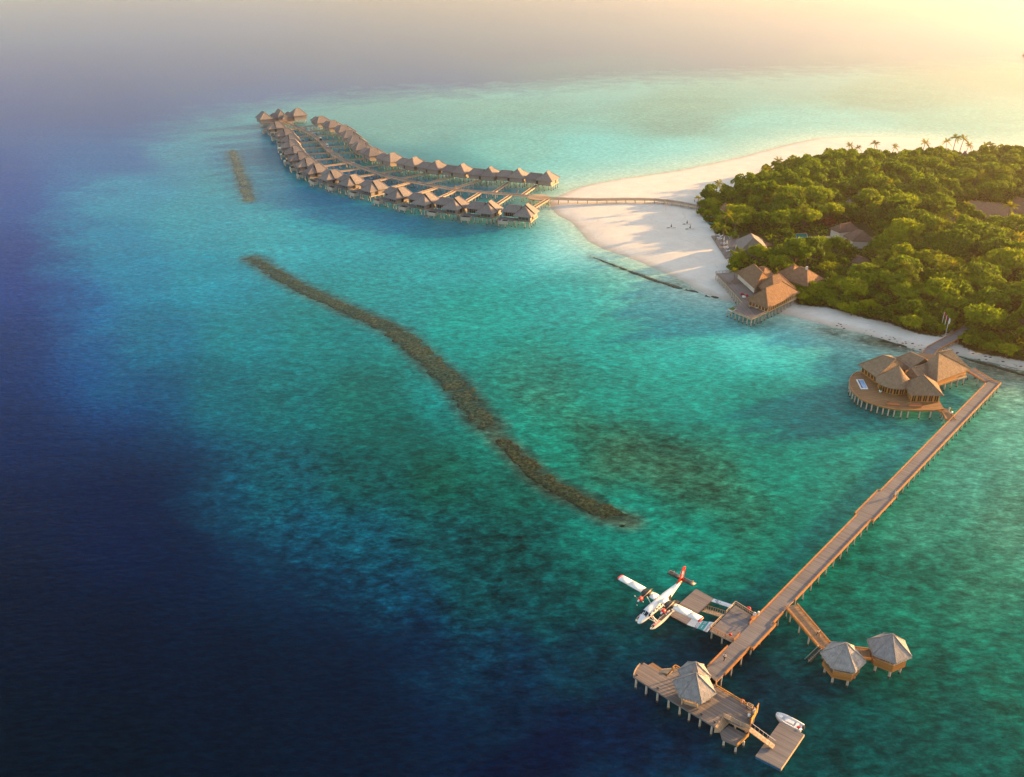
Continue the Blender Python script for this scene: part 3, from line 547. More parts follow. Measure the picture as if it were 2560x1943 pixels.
# --- hut walkway
HWP = [W(1981, 1511, 2.7), W(2058, 1612, 2.7), W(2098, 1640, 2.7)]
hutw = jetty('hut_walkway', 'bent orange-lit plank walkway leading off the pier to two thatched huts', [W(1978, 1514, 2.7), W(2061, 1612, 2.7), W(2110, 1628, 2.7), W(2175, 1636, 2.7)], 2.7, 2.66, 3.3, 'deck_warm')
o = hutw.location
st = MB()
a0, a1 = W(2046, 1615, 3.4), W(2010, 1650, -.2); b0, b1 = W(2054, 1622, 3.4), W(2018, 1657, -.2)
lad = thing('water_stairs', 'grey metal water stairs hanging off the hut walkway', 'stairs', (a0.x, a0.y, 2.6)); lo = lad.location
MB().beam(a0, a1, .1, .1, 'metal').build('handrail', lad, lo); MB().beam(b0, b1, .1, .1, 'metal').build('handrail', lad, lo)
tr = MB(); dn = Vector((0, 0, -.9))
for i in range(10): t_ = i / 9; tr.beam(a0.lerp(a1, t_) + dn, b0.lerp(b1, t_) + dn, .3, .05, 'dark_grey')
tr.beam(a0 + dn, a1 + dn, .06, .2, 'dark_grey'); tr.beam(b0 + dn, b1 + dn, .06, .2, 'dark_grey'); tr.build('tread', lad, lo)

# --- hexagonal thatched huts on the water
def hexpts(c, r, z, rot, n=6): return [Vector((c[0] + r * math.cos(rot + 2 * math.pi * i / n), c[1] + r * math.sin(rot + 2 * math.pi * i / n), z)) for i in range(n)]
def hexroof(parent, o, c, r, ze, zt, rot, m='thatch_grey', n=6, name='roof'):
    E = hexpts(c, r, ze, rot, n); A = Vector((c[0], c[1], zt)); mb = MB()
    for i in range(n):
        a_, b_ = E[i], E[(i + 1) % n]; ma, m_b = a_.lerp(A, .5) - Vector((0, 0, .12)), b_.lerp(A, .5) - Vector((0, 0, .12))
        mb.poly([a_, b_, m_b, ma], m); mb.poly([ma, m_b, A], m); dn = Vector((0, 0, -.34)); q = Vector((c[0], c[1], 0))
        ia, ib = a_.lerp(Vector((c[0], c[1], ze)), -.03) + dn, b_.lerp(Vector((c[0], c[1], ze)), -.03) + dn
        mb.poly([ia, ib, b_, a_], m)
    mb.poly([p + Vector((0, 0, -.3)) for p in E][::-1], m)
    for i in range(n):
        a_, b_ = E[i], E[(i + 1) % n]; k = int((b_ - a_).length / .16)
        for j in range(k):
            u, v = a_.lerp(b_, j / k), a_.lerp(b_, (j + .9) / k); od = (u - Vector((c[0], c[1], u.z))).normalized() * random.uniform(.04, .16); dz = Vector((0, 0, -random.uniform(.3, .55)))
            mb.poly([u + Vector((0, 0, .02)), u + od + dz, v + od + dz, v + Vector((0, 0, .02))], m)
    for i in range(n): mb.tube([E[i] + Vector((0, 0, .03)), E[i].lerp(A, .5) + Vector((0, 0, -.07)), A], [.1, .1, .13], m, 5)
    return mb.build(name, parent, o)
def hut(cpx, rot, label, furn):
    c = W(*cpx, 2.7); t = thing('thatched_hut', label, 'hut', (c.x, c.y, 0), 0, 'hexagonal huts on the water'); o = t.location
    F = hexpts(c, 3.25, 2.7, rot); MB(0.3).prism(F, 2.25, 2.7, 'deck_warm', 'teak').build('deck', t, o)
    lw = MB(); 
    for i in range(6):
        a_, b_ = F[i], F[(i + 1) % 6]; d = math.degrees(math.atan2((a_ + b_).y / 2 - c.y, (a_ + b_).x / 2 - c.x)) % 360
        if 100 < d < 200: continue
        lw.beam(a_ + Vector((0, 0, .42)), b_ + Vector((0, 0, .42)), .1, .84, 'teak'); lw.beam(a_ + Vector((0, 0, .92)), b_ + Vector((0, 0, .92)), .2, .1, 'pale_wood')
    lw.build('parapet', t, o); sk = MB()
    for i in range(6): sk.beam(F[i] + Vector((0, 0, -.5)), F[(i + 1) % 6] + Vector((0, 0, -.5)), .12, .5, 'teak')
    sk.build('skirt', t, o)
    for p in hexpts(c, 3.05, 2.7, rot): MB().beam(p, p + Vector((0, 0, 2.6)), .16, .16, 'teak').build('post', t, o)
    hexroof(t, o, c, 3.95, 4.95, 8.2, rot)
    for p in hexpts(c, 2.6, 0, rot): pile(t, p.x, p.y, 2.3, o, .24)
    return t, c
h1, hc1 = hut((2103, 1664), R(-17), 'nearer hexagonal thatched hut, left of the two at the walkway end', 0)
h2, hc2 = hut((2218, 1642), R(-35), 'far right hexagonal thatched hut at the very end of the walkway', 0)

# --- end pavilion deck
DZ = 2.7
PD = WP([(1584, 1692), (1586, 1681), (1592, 1670), (1600, 1661), (1610, 1657), (1638, 1673), (1667, 1692), (1684, 1677), (1682, 1672), (1688.5, 1667), (1702, 1675), (1763, 1679), (1789, 1704), (1790, 1717), (1894, 1779), (1873, 1819), (1845, 1813), (1806, 1791), (1786, 1817), (1740, 1789), (1680, 1753), (1620, 1715)], DZ)
o = PD[0].copy(); o.z = 0; ed = thing('jetty_platform', 'broad T-shaped timber platform ending the long pier, thatched pavilion on top', 'jetty', o)
dang = math.atan2((PD[20] - PD[18]).y, (PD[20] - PD[18]).x)
MB(dang).prism(PD, DZ - .3, DZ, 'deck_wood', 'deck_grey').build('deck', ed, o)
LW = WP([(1786, 1817), (1806, 1791), (1873, 1819), (1873, 1834), (1842, 1864), (1806, 1846)], 1.5)
MB(dang).prism(WP([(1800, 1830), (1822, 1814), (1871, 1838), (1842, 1864), (1806, 1848)], 1.5), 1.2, 1.5, 'deck_wood').build('landing', ed, o)
stp = MB(dang); A0, A1 = W(1787, 1817, DZ), W(1806, 1792, DZ); B0, B1 = W(1801, 1829, 1.55), W(1822, 1807, 1.55)
for i in range(6): t_ = i / 6; q0, q1, r0, r1 = A0.lerp(B0, t_), A1.lerp(B1, t_), A0.lerp(B0, t_ + 1 / 6), A1.lerp(B1, t_ + 1 / 6); stp.prism([q0, q1, r1, r0], 1.3, DZ - .05 - (DZ - 1.5) * t_, 'pale_wood')
stp.build('steps', ed, o)
mb = MB(); q = WP([(1822, 1806), (1873, 1832)], 1.5)
for i in range(14): p = q[0].lerp(q[1], i / 13); mb.beam(p, p + Vector((0, 0, 1.2)), .5, .06, 'pale_wood')
mb.build('slat_wall', ed, o)
rail(ed, o, [W(1808, 1795, DZ), W(1872, 1826, DZ)], DZ, 1.0, 'pale_wood', 3)
kerb(ed, o, [W(1790, 1704, DZ), W(1791, 1717, DZ), W(1893, 1778, DZ)], DZ, 'screen_wood', .45, .16)
kerb(ed, o, [W(1584, 1690, DZ), W(1586, 1681, DZ), W(1592, 1670, DZ), W(1600, 1661, DZ)], DZ, 'pale_wood', .25, .16); kerb(ed, o, [W(1684, 1677, DZ), W(1682, 1672, DZ), W(1688.5, 1667, DZ), W(1702, 1675, DZ)], DZ, 'screen_wood', .5, .16)
kerb(ed, o, [W(1842.5, 1864, 1.5), W(1872, 1836, 1.5)], 1.5, 'screen_wood', .3, .16)
# lower step deck behind the left wing
S0 = WP([(1620, 1663), (1631.7, 1656.5), (1656, 1672), (1648, 1680)], 1.9); MB(dang).prism(S0, 1.6, 1.9, 'deck_warm').build('step_deck', ed, o)
q = WP([(1648, 1680), (1656, 1672), (1683, 1677), (1667, 1692)], 1.9); mb = MB(dang + 1.57)
for i in range(7): t_ = i / 7; mb.prism([q[0].lerp(q[3], t_), q[0].lerp(q[3], t_ + .143), q[1].lerp(q[2], t_ + .143), q[1].lerp(q[2], t_)], 1.5, 1.92 + (DZ - 1.95) * t_, 'pale_wood')
mb.build('steps', ed, o)
for (x, y) in ((1591, 1694), (1617, 1711), (1645, 1727), (1673, 1744), (1701, 1761), (1725, 1776), (1752, 1791), (1781, 1810), (1606, 1668), (1640, 1690), (1670, 1705), (1700, 1722), (1730, 1740), (1760, 1757), (1790, 1775), (1840, 1800), (1868, 1806), (1885, 1785), (1860, 1765), (1830, 1748), (1805, 1733), (1812, 1838), (1842, 1854), (1862, 1838)):
    p = W(x, y, DZ); pile(ed, p.x, p.y, 2.3 if y < 1830 else 1.2, o, .2)
# pavilion
pc = W(1733, 1741, DZ); pv = thing('thatched_pavilion', 'double-peaked hexagonal thatched pavilion standing on the end platform', 'pavilion', (pc.x, pc.y, DZ)); o = pv.location
rot = R(-22); hexroof(pv, o, pc, 3.75, DZ + 2.4, DZ + 5.5, rot)
bc = W(1733, 1706, DZ); hexroof(pv, o, bc, 2.9, DZ + 2.3, DZ + 4.8, rot + .1, 'thatch_grey', 6)
for p in hexpts(pc, 3.0, DZ, rot): MB().beam(p, p + Vector((0, 0, 2.7)), .22, .22, 'pale_wood').build('post', pv, o)
for p in hexpts(bc, 2.3, DZ, rot + .1)[1:4]: MB().beam(p, p + Vector((0, 0, 2.5)), .2, .2, 'pale_wood').build('post', pv, o)
F = hexpts(pc, 2.4, DZ, rot); mb = MB()
for i in (3, 4): mb.beam(F[i] + Vector((0, 0, .3)), F[(i + 1) % 6] + Vector((0, 0, .3)), .55, .6, 'pale_wood')
mb.build('bench', pv, o)
# life ring on its post, notice screens, bin, ladder frame
def lifering():
    b = W(1855, 1762, DZ + .3); t = thing('life_ring', 'orange life ring hung on a white post at the platform edge', 'life ring', b); 
    MB().tube([(0, 0, 0), (0, 0, 1.25)], .06, 'white_paint', 6).build('post', t)
    mb = MB(); n = 16; pr = []
    for i in range(n):
        a_ = 2 * math.pi * i / n; c = Vector((math.cos(a_) * .36, 0, math.sin(a_) * .36 + .95)); rd = Vector((math.cos(a_), 0, math.sin(a_)))
        pr.append([c + rd * (.1 * math.cos(k * math.pi / 3)) + Vector((0, .1 * math.sin(k * math.pi / 3), 0)) for k in range(6)])
    mb.loft(pr + [pr[0]], 'orange_ring', True, False); r_ = mb.build('ring', t); r_.location = (0, -.16, 0); t.rotation_euler = (0, 0, R(-25))
lifering()
a_, b_ = W(1873, 1819, DZ), W(1893.5, 1780.5, DZ); ang = math.atan2((b_ - a_).y, (b_ - a_).x); ln = (b_ - a_).length
scr = thing('timber_screen', 'tall orange-lit timber notice screen at the right end of the platform', 'screen', ((a_ + b_) / 2).to_tuple()); o = scr.location
def sp(t_, h): q = a_.lerp(b_, t_); return Vector((q.x, q.y, DZ + h))
for (u0, u1, h0, h1) in ((.12, .42, 0, 1.5), (.46, .76, 0, 1.7), (.78, .98, .1, 2.1)):
    MB().beam(sp(u0, (h0 + h1) / 2), sp(u1, (h0 + h1) / 2), .1, h1 - h0, 'screen_wood').build('panel', scr, o)
for u in (.1, .44, .77, 1.0): MB().beam(sp(u, 0), sp(u, 2.1 if u > .7 else 1.75), .14, .14, 'teak').build('post', scr, o)
def simple(name, label, cat, parts, loc, rz=0, group=None):
    t = thing(name, label, cat, loc, rz, group)
    for nm, mb in parts: mb.build(nm, t)
    return t
q = W(1872, 1796, DZ); simple('waste_bin', 'grey metal bin beside the timber screen', 'bin', [('body', MB().tube([(0, 0, 0), (0, 0, .85)], [.26, .3], 'metal', 10)), ('lid', MB().tube([(0, 0, .85), (0, 0, .98)], [.33, .12], 'white_paint', 10))], q)
q = W(1887, 1783, DZ); simple('storage_box', 'small white storage box against the timber screen', 'box', [('body', MB().box((0, 0, .3), (.6, .5, .6), 'white_paint')), ('lid', MB().box((0, 0, .64), (.66, .56, .08), 'sign_white'))], q, ang)
rail(ed, ed.location, [W(1869, 1766, DZ), W(1882, 1773, DZ), W(1878, 1780, DZ), W(1866, 1773, DZ), W(1869, 1766, DZ)], DZ + .1, .8, 'pale_wood', 1)
for i, (x, y) in enumerate(((1592, 1689), (1645, 1722), (1754, 1788), (1787, 1807), (1605, 1660))):
    q = W(x, y, DZ); simple('mooring_cleat', 'dark iron mooring cleat on the platform edge', 'cleat', [('base', MB().box((0, 0, .06), (.3, .14, .12), 'dark_grey')), ('horn', MB().tube([(-.3, 0, .24), (.3, 0, .24)], .06, 'dark_grey', 6).tube([(0, 0, .1), (0, 0, .24)], .07, 'dark_grey', 6))], q, dang, 'mooring cleats on the end platform')
# pontoon, gangway and tender
TP = WP([(1950, 1805), (2011, 1836), (1953, 1921.5), (1889, 1889)], .75); o = TP[0].copy(); o.z = 0
pt = thing('floating_pontoon', 'rectangular grey plank pontoon with blue floats, moored beside the end platform', 'pontoon', o); pa = math.atan2((TP[1] - TP[0]).y, (TP[1] - TP[0]).x)
MB(pa).prism(TP, .55, .75, 'deck_grey', 'pale_wood').build('deck', pt, o)
fl = MB(); u = (TP[2] - TP[3]); v = (TP[0] - TP[3])
for i in range(9):
    for j in (0, 1, 2, 3, 4, 5, 6, 7, 8, 9, 10, 11):
        if j in (0, 11) or i in (0, 8):
            c = TP[3] + u * ((i + .5) / 9) + v * ((j + .5) / 12); fl.box((c.x, c.y, .2), (u.length / 9 - .06, v.length / 12 - .06, .68), 'blue_float', pa)
fl.build('float', pt, o)
MB().beam(TP[1] - Vector((0, 0, .3)), TP[2] - Vector((0, 0, .3)), .12, .5, 'pale_wood').build('fender', pt, o)
g0, g1 = W(1874, 1823, 2.5), W(1935, 1868, .95); gw = thing('gangway', 'narrow railed gangway sloping down from the platform to the pontoon', 'gangway', g0); o = gw.location
gm = MB(math.atan2((g1 - g0).y, (g1 - g0).x) + 1.57); gm.beam(g0, g1, 1.1, .12, 'pale_wood'); gm.build('deck', gw, o); sd_ = Vector((-(g1 - g0).y, (g1 - g0).x, 0)).normalized() * .55
for sg in (1, -1):
    mb = MB(); mb.beam(g0 + sd_ * sg + Vector((0, 0, .95)), g1 + sd_ * sg + Vector((0, 0, .95)), .06, .06, 'metal')
    for i in range(7): q = g0.lerp(g1, i / 6) + sd_ * sg; mb.beam(q, q + Vector((0, 0, .95)), .05, .05, 'metal')
    mb.build('railing', gw, o)
def tender():
    bow, stern = W(1940, 1788, .5), W(2006, 1821, .5); d = bow - stern; t = thing('motor_boat', 'small white open motor boat moored along the pontoon', 'boat', ((bow + stern) / 2 * 1.0).to_tuple(), math.atan2(d.y, d.x)); t.location.z = 0; L = d.length
    def sec(x, wd, zk, zt, inn=0): return [(x, -wd, zt), (x, -wd * .85, zk + .25), (x, 0, zk), (x, wd * .85, zk + .25), (x, wd, zt), (x, wd - .14, zt), (x, (wd - .2) * .9, .28), (x, 0, .24), (x, -(wd - .2) * .9, .28), (x, -wd + .14, zt)]
    mb = MB(); mb.loft([[Vector(p) for p in sec(L * f, wd, zk, zt)] for f, wd, zk, zt in ((-.5, .85, -.25, .72), (-.2, .98, -.3, .74), (.1, .98, -.3, .8), (.3, .8, -.25, .9), (.42, .5, -.1, .98), (.5, .22, .2, 1.05))], 'white_paint'); mb.build('hull', t)
    MB().box((-.05, 0, .52), (1.6, .7, .45), 'sign_white').build('console_seat', t); MB().box((-L * .3, 0, .5), (.5, 1.3, .35), 'white_paint').build('stern_seat', t)
    MB().box((L * .34, 0, .82), (L * .16, .7, .06), 'white_paint').build('bow_deck', t); MB().box((-L * .38, .35, .6), (.45, .4, .3), 'red_cloth').build('fuel_tank', t)
    m_ = MB().box((-L * .53, 0, .8), (.4, .34, .55), 'dark_grey').box((-L * .53, 0, .3), (.18, .16, .7), 'dark_grey').build('outboard_motor', t)
tender()
# ================================================================== SEAPLANE DOCK
o = W(1669, 1536, .6); fd = thing('seaplane_dock', 'square grey plank floating dock beside the seaplane', 'dock', (o.x, o.y, 0)); o = fd.location
Q = WP([(1669, 1536), (1717, 1561), (1784.5, 1496.5), (1740, 1472)], .6); fa = math.atan2((Q[1] - Q[0]).y, (Q[1] - Q[0]).x)
MB(fa).prism(Q, .38, .6, 'deck_grey', 'dark_grey').build('deck', fd, o); MB().prism([p * .96 + sum(Q, Vector()) / 4 * .04 for p in Q], -.3, .37, 'black_paint').build('float', fd, o)
lm = W(1689, 1499, .6); MB(fa).prism(WP([(1686, 1507), (1692, 1499), (1700, 1504), (1694, 1511)], .5), .1, .5, 'dark_grey').build('landing', fd, o)
UP = WP([(1774.5, 1577), (1834, 1606), (1892.5, 1547), (1838, 1513)], 2.5); o = UP[0].copy(); o.z = 0
ua = math.atan2((UP[1] - UP[0]).y, (UP[1] - UP[0]).x); up = thing('boarding_platform', 'raised square grey plank boarding platform with pale railings, between dock and pier', 'platform', o)
MB(ua).prism([UP[0], UP[1], UP[2] + (UP[2] - UP[3]).normalized() * .25 * 0, UP[3]], 2.25, 2.5, 'deck_grey', 'pale_wood').build('deck', up, o)
e3, e0 = UP[3], UP[0]
rail(up, o, [e3, e3.lerp(UP[2], .96)], 2.5, 1.0, 'pale_wood', 1, .42); rail(up, o, [e3, e3.lerp(e0, .38)], 2.5, 1.0, 'pale_wood', 1); rail(up, o, [e3.lerp(e0, .56), e0], 2.5, 1.0, 'pale_wood', 1)
rail(up, o, [e0, e0.lerp(UP[1], .97)], 2.5, 1.0, 'teak', 1, .42)
rail(up, o, [e3.lerp(UP[2], .97), e3.lerp(UP[2], .97).lerp(UP[1], .33)], 2.5, .9, 'teak', 2); rail(up, o, [UP[1], UP[1].lerp(UP[2], .25)], 2.5, .9, 'teak', 2)
for f, g_ in ((.05, .05), (.5, .05), (.95, .05), (.05, .95), (.5, .95), (.95, .95), (.05, .5)):
    p = UP[0].lerp(UP[1], f).lerp(UP[3].lerp(UP[2], f), g_); pile(up, p.x, p.y, 2.3, o, .18)
# gangplank from dock to platform
g0, g1 = W(1760, 1526, .7), W(1806, 1540, 2.5); gw = thing('gangplank', 'orange-lit railed gangplank between the two sign ramps', 'gangway', g0); o = gw.location
MB().beam(g0, g1, 1.2, .14, 'pale_wood').build('deck', gw, o); sd_ = Vector((-(g1 - g0).y, (g1 - g0).x, 0)).normalized() * .6
for sg in (1, -1):
    mb = MB(); mb.beam(g0 + sd_ * sg + Vector((0, 0, 1)), g1 + sd_ * sg + Vector((0, 0, 1)), .07, .07, 'teak')
    for i in range(9): q = g0.lerp(g1, i / 8) + sd_ * sg; mb.beam(q, q + Vector((0, 0, 1)), .06, .06, 'pale_wood')
    mb.build('railing', gw, o)
# sign ramps
def text_on(parent, txt, origin, xdir, ydir, size, m, name='lettering'):
    c = bpy.data.curves.new(name, 'FONT'); c.body = txt; c.size = size; c.extrude = .004; c.align_x = 'CENTER'; c.align_y = 'CENTER'; c.materials.append(MATS[m])
    ob = bpy.data.objects.new(name, c); COL.objects.link(ob); x = Vector(xdir).normalized(); z = x.cross(Vector(ydir)).normalized(); y = z.cross(x)
    if z.z < 0: z = -z; x = -x
    dg = bpy.context.evaluated_depsgraph_get(); dg.update(); me = bpy.data.meshes.new_from_object(ob.evaluated_get(dg)); bpy.data.objects.remove(ob); ob = bpy.data.objects.new(name, me); COL.objects.link(ob)
    ob.matrix_world = Matrix.Translation(origin) @ Matrix((x, y, z)).transposed().to_4x4(); 
    if parent: ob.parent = parent; ob.matrix_parent_inverse = Matrix.Translation(-Vector(parent.location))
    return ob
def ramp(name, label, c00, c01, c11, c10, bands):
    """c00,c01 low edge; c10,c11 high edge; bands: (t0,t1,material) along the ramp"""
    o = c00; t = thing(name, label, 'sign', o)
    nrm = (c10 - c00).cross(c01 - c00).normalized(); nrm = nrm if nrm.z > 0 else -nrm
    mb = MB()
    for t0, t1, m in bands:
        p = [c00.lerp(c10, t0), c01.lerp(c11, t0), c01.lerp(c11, t1), c00.lerp(c10, t1)]; lo = [x - nrm * .1 for x in p]
        b = [p, lo[::-1]] + [[p[i], lo[i], lo[(i + 1) % 4], p[(i + 1) % 4]] for i in range(4)]
        for f in b: mb.poly(f, m)
    mb.build('board', t, o); return t, nrm
c00, c01, c11, c10 = W(1717, 1561, .62), W(1729, 1548, .62), W(1785, 1556, 2.45), W(1768, 1580, 2.45)
wr, nr = ramp('welcome_ramp', 'wide sloping sign ramp, white with a teal stripe, under the wing tip', c00, c01, c11, c10, [(0, .52, 'sign_white'), (.52, .8, 'teal_sign'), (.8, 1, 'sign_white')])
def onr(t_, s_, h=.012): return c00.lerp(c10, t_).lerp(c01.lerp(c11, t_), s_) + nr * h
ax = (onr(.5, 1) - onr(.5, 0)); ay = (c10 - c00)
text_on(wr, 'WELCOME', onr(.42, .5), -ax, ay, .95, 'sign_ink'); text_on(wr, 'MALDIVES', onr(.9, .42), -ax, ay, .62, 'sign_ink')
mb = MB()
for k in range(3): q = onr(.66, .78, .02) + ax.normalized() * (.28 * (k - 1)); mb.tube([q + ay.normalized() * (.22 * math.cos(a_ * .7 + k)) + ax.normalized() * .16 * math.sin(a_ * .7 + k) for a_ in range(8)], .05, 'sign_white', 4)
mb.beam(onr(.66, .12, .02), onr(.66, .5, .02), .09, .012, 'sign_white'); mb.build('emblem', wr, wr.location)
d00, d01, d11, d10 = W(1778, 1503, .62), W(1784.5, 1496.5, .62), W(1832, 1512, 2.45), W(1825, 1519, 2.45)
nrp, nn_ = ramp('emblem_ramp', 'narrow white sloping sign ramp with a dark scroll emblem', d00, d01, d11, d10, [(0, 1, 'sign_white')])
def ond(t_, s_, h=.02): return d00.lerp(d10, t_).lerp(d01.lerp(d11, t_), s_) + nn_ * h
mb = MB(); u_, v_ = (d10 - d00).normalized(), (d01 - d00).normalized(); q0 = ond(.28, .5)
for k, (r_, ph) in enumerate(((.42, 0), (.26, 2.2), (.5, 3.6))): mb.tube([q0 + u_ * (k - 1) * .3 + u_ * (r_ * math.cos(ph + a_ * .45)) + v_ * (r_ * math.sin(ph + a_ * .45)) for a_ in range(8)], .045, 'sign_ink', 4)
mb.build('emblem', nrp, nrp.location); mb = MB(); mb.beam(ond(.45, .3), ond(.9, .35), .1, .012, 'metal'); mb.build('lettering', nrp, nrp.location)
# lifebuoy cases and white pole by the platform
for (x, y, m, lab) in ((1871, 1529, 'red_paint', 'round red lifebuoy cover on the far platform railing'), (1825, 1594, 'red_paint', 'small red lifebuoy cover on the near platform railing')):
    q = W(x, y, 2.5); r_ = .45 if x > 1850 else .3; simple('lifebuoy_case', lab, 'lifebuoy', [('case', MB().tube([(0, .1, .7), (0, -.08, .7)], r_, m, 14)), ('strap', MB().box((0, -.1, .7), (r_ * 1.6, .03, .1), 'dark_grey'))], (q.x, q.y, q.z), ua)
q = W(1894.5, 1543, 2.2); simple('mooring_post', 'white-capped post behind the boarding platform', 'post', [('shaft', MB().tube([(0, 0, -2.5), (0, 0, 1.0)], .14, 'metal', 8)), ('cap', MB().tube([(0, 0, 1.0), (0, 0, 1.35), (0, 0, 1.5)], [.2, .2, .1], 'white_paint', 8))], q)
q = W(1886, 1541.5, 2.5); simple('white_drum', 'white drum in the platform corner', 'drum', [('body', MB().tube([(0, 0, 0), (0, 0, .8)], .32, 'white_paint', 12)), ('lid', MB().tube([(0, 0, .8), (0, 0, .9)], [.35, .3], 'sign_white', 12))], q)
q = W(1881, 1549, 2.5); simple('red_crate', 'red crate against the teak railing of the boarding platform', 'crate', [('body', MB().box((0, 0, .25), (.9, .5, .5), 'red_cloth')), ('lid', MB().box((0, 0, .53), (.94, .54, .06), 'orange_ring'))], q, ua + 1.57)

# ================================================================== SEAPLANE
def plane_mats():
    t = NT('fuselage_paint'); tc = t.add('ShaderNodeTexCoord'); sp = t.add('ShaderNodeSeparateXYZ'); t.l(tc.outputs['Object'], sp.inputs[0])
    lo = t.math('GREATER_THAN', sp.outputs[2], 2.05); hi = t.math('LESS_THAN', sp.outputs[2], 2.55); bk = t.math('LESS_THAN', sp.outputs[0], 4.6)
    tail = t.math('LESS_THAN', t.math('ADD', sp.outputs[0], t.math('MULTIPLY', sp.outputs[2], -.4)), -8.9)
    f = t.math('MAXIMUM', t.math('MULTIPLY', t.math('MULTIPLY', lo, hi), bk), tail)
    n = t.noise(t.coord('Object'), 1.5, 3); w_ = t.ramp(n, [(0.3, (.74, .74, .74)), (0.7, (.82, .82, .82))])
    t.l(t.mix(w_, (.66, .07, .02, 1), f), t.p.inputs['Base Color']); t.p.inputs['Roughness'].default_value = .3
    t = NT('float_top'); tc = t.coord('Object'); sp = t.add('ShaderNodeSeparateXYZ'); t.l(tc, sp.inputs[0])
    s_ = t.math('LESS_THAN', t.math('FRACT', t.math('MULTIPLY', t.math('ADD', sp.outputs[0], sp.outputs[1]), 2.2)), .5)
    t.l(t.mix((.62, .10, .10, 1), (.55, .42, .40, 1), s_), t.p.inputs['Base Color']); t.p.inputs['Roughness'].default_value = .7
plane_mats()
def seaplane():
    wl, wr_ = W(1543, 1444, 4.6), W(1757, 1548, 4.6); wc = (wl + wr_) / 2; wd = (wl - wr_).normalized()      # plane's right wing is at photo left
    n_, t_ = W(1599, 1546, 3.0), W(1703, 1460, 3.4); f1 = (n_ - t_); f1.z = 0; f1.normalize(); f2 = Vector((wd.y, -wd.x, 0)); f2 = f2 if f2.dot(f1) > 0 else -f2
    fw = (f1 * .55 + f2 * .45).normalized(); rz = math.atan2(fw.y, fw.x); WX = .35
    loc = wc - fw * WX; t = thing('seaplane', 'white and red twin-engine floatplane moored at the dock', 'seaplane', (loc.x, loc.y, 0), rz)
    def ring(x, zc, wd_, h, n=20, ex=2.6, flat=0):
        out = []
        for k in range(n):
            a = 2 * math.pi * k / n; c, s = math.cos(a), math.sin(a); y = wd_ / 2 * math.copysign(abs(c) ** (2 / ex), c); z = h / 2 * math.copysign(abs(s) ** (2 / ex), s); out.append(Vector((x, y, zc + z)))
        return out
    S = [(7.3, 2.45, .12, .12), (7.15, 2.45, .5, .45), (6.7, 2.5, .92, .85), (6.1, 2.6, 1.2, 1.15), (5.5, 2.72, 1.4, 1.42), (4.9, 2.9, 1.56, 1.75), (4.2, 3.05, 1.72, 2.05), (3.2, 3.05, 1.78, 2.1), (0, 3.05, 1.78, 2.1), (-2.2, 3.08, 1.76, 2.04), (-3.6, 3.22, 1.45, 1.75), (-5.4, 3.45, 1.0, 1.25), (-7, 3.62, .62, .85), (-8.1, 3.75, .34, .55), (-8.5, 3.8, .12, .3)]
    MB().loft([ring(*s) for s in S], 'fuselage_paint').build('fuselage', t)
    # cockpit glass
    for sg in (-1, 1):
        MB().poly([(5.56, sg * .06, 3.42), (5.52, sg * .62, 3.26), (4.72, sg * .72, 3.84), (4.66, sg * .06, 3.96)][::sg], 'glass_dark').build('windshield', t)
        MB().poly([(4.95, sg * .86, 3.0), (4.2, sg * .905, 3.0), (4.25, sg * .84, 3.62), (4.72, sg * .78, 3.6)][::-sg], 'glass_dark').build('side_window', t)
        for i in range(6): x = 3.2 - i * .85; MB().poly([(x, sg * .905, 3.15), (x - .42, sg * .905, 3.15), (x - .42, sg * .9, 3.6), (x, sg * .9, 3.6)][::-sg], 'glass_dark').build('cabin_window', t)
    MB().box((-2.6, .82, 2.95), (.95, .12, 1.5), 'interior').build('cabin_door', t)
    # wing
    def air(x0, ch, th): return [(x0 - ch * u, z * th) for u, z in ((0, 0), (.04, .42), (.15, .85), (.35, 1.0), (.6, .8), (.85, .35), (1, 0), (.7, -.15), (.3, -.22), (.06, -.2))]
    def wing(y0, y1, m, z0=4.15, x0=WX + .75, ch=2.0, th=.26, dih=.035): return MB().loft([[Vector((x, y, z0 + z + abs(y) * dih)) for x, z in air(x0, ch, th)] for y in (y0, y1)], m, True)
    for sg in (-1, 1):
        wing(sg * .6, sg * 1.75, 'white_paint').build('wing', t); wing(sg * 1.75, sg * 3.75, 'black_paint').build('wing_panel', t)
        wing(sg * 3.75, sg * 7.1, 'white_paint').build('wing', t); wing(sg * 7.12, sg * 9.5, 'white_paint', x0=WX + .72, ch=1.9).build('aileron_section', t)
        MB().loft([[Vector((x, sg * y, 4.15 + z * k + y * .035)) for x, z in air(WX + .72 - (1 - k) * .5, 1.9 * (k * .5 + .5), .26)] for y, k in ((9.5, 1), (9.75, .85), (9.92, .3))], 'red_paint').build('wing_tip', t)
        ex = sg * 2.75
        MB().loft([[Vector((p.x, p.y + ex, p.z)) for p in ring(x, zc, wd_, h, 14, 2.4)] for x, zc, wd_, h in ((3.25, 4.12, .55, .55), (3.0, 4.12, .78, .82), (2.3, 4.15, .85, .95))], 'red_paint').build('engine_cowling', t)
        MB().loft([[Vector((p.x, p.y + ex, p.z)) for p in ring(x, zc, wd_, h, 14, 2.4)] for x, zc, wd_, h in ((2.3, 4.15, .85, .95), (1.0, 4.2, .84, .98), (-.2, 4.28, .72, .7), (-1.4, 4.32, .3, .25))], 'black_paint').build('nacelle', t)
        MB().tube([(2.3, ex + .3, 4.5), (1.0, ex + .34, 4.62), (-.4, ex + .3, 4.7)], .08, 'pale_wood', 6).build('exhaust_pipe', t)
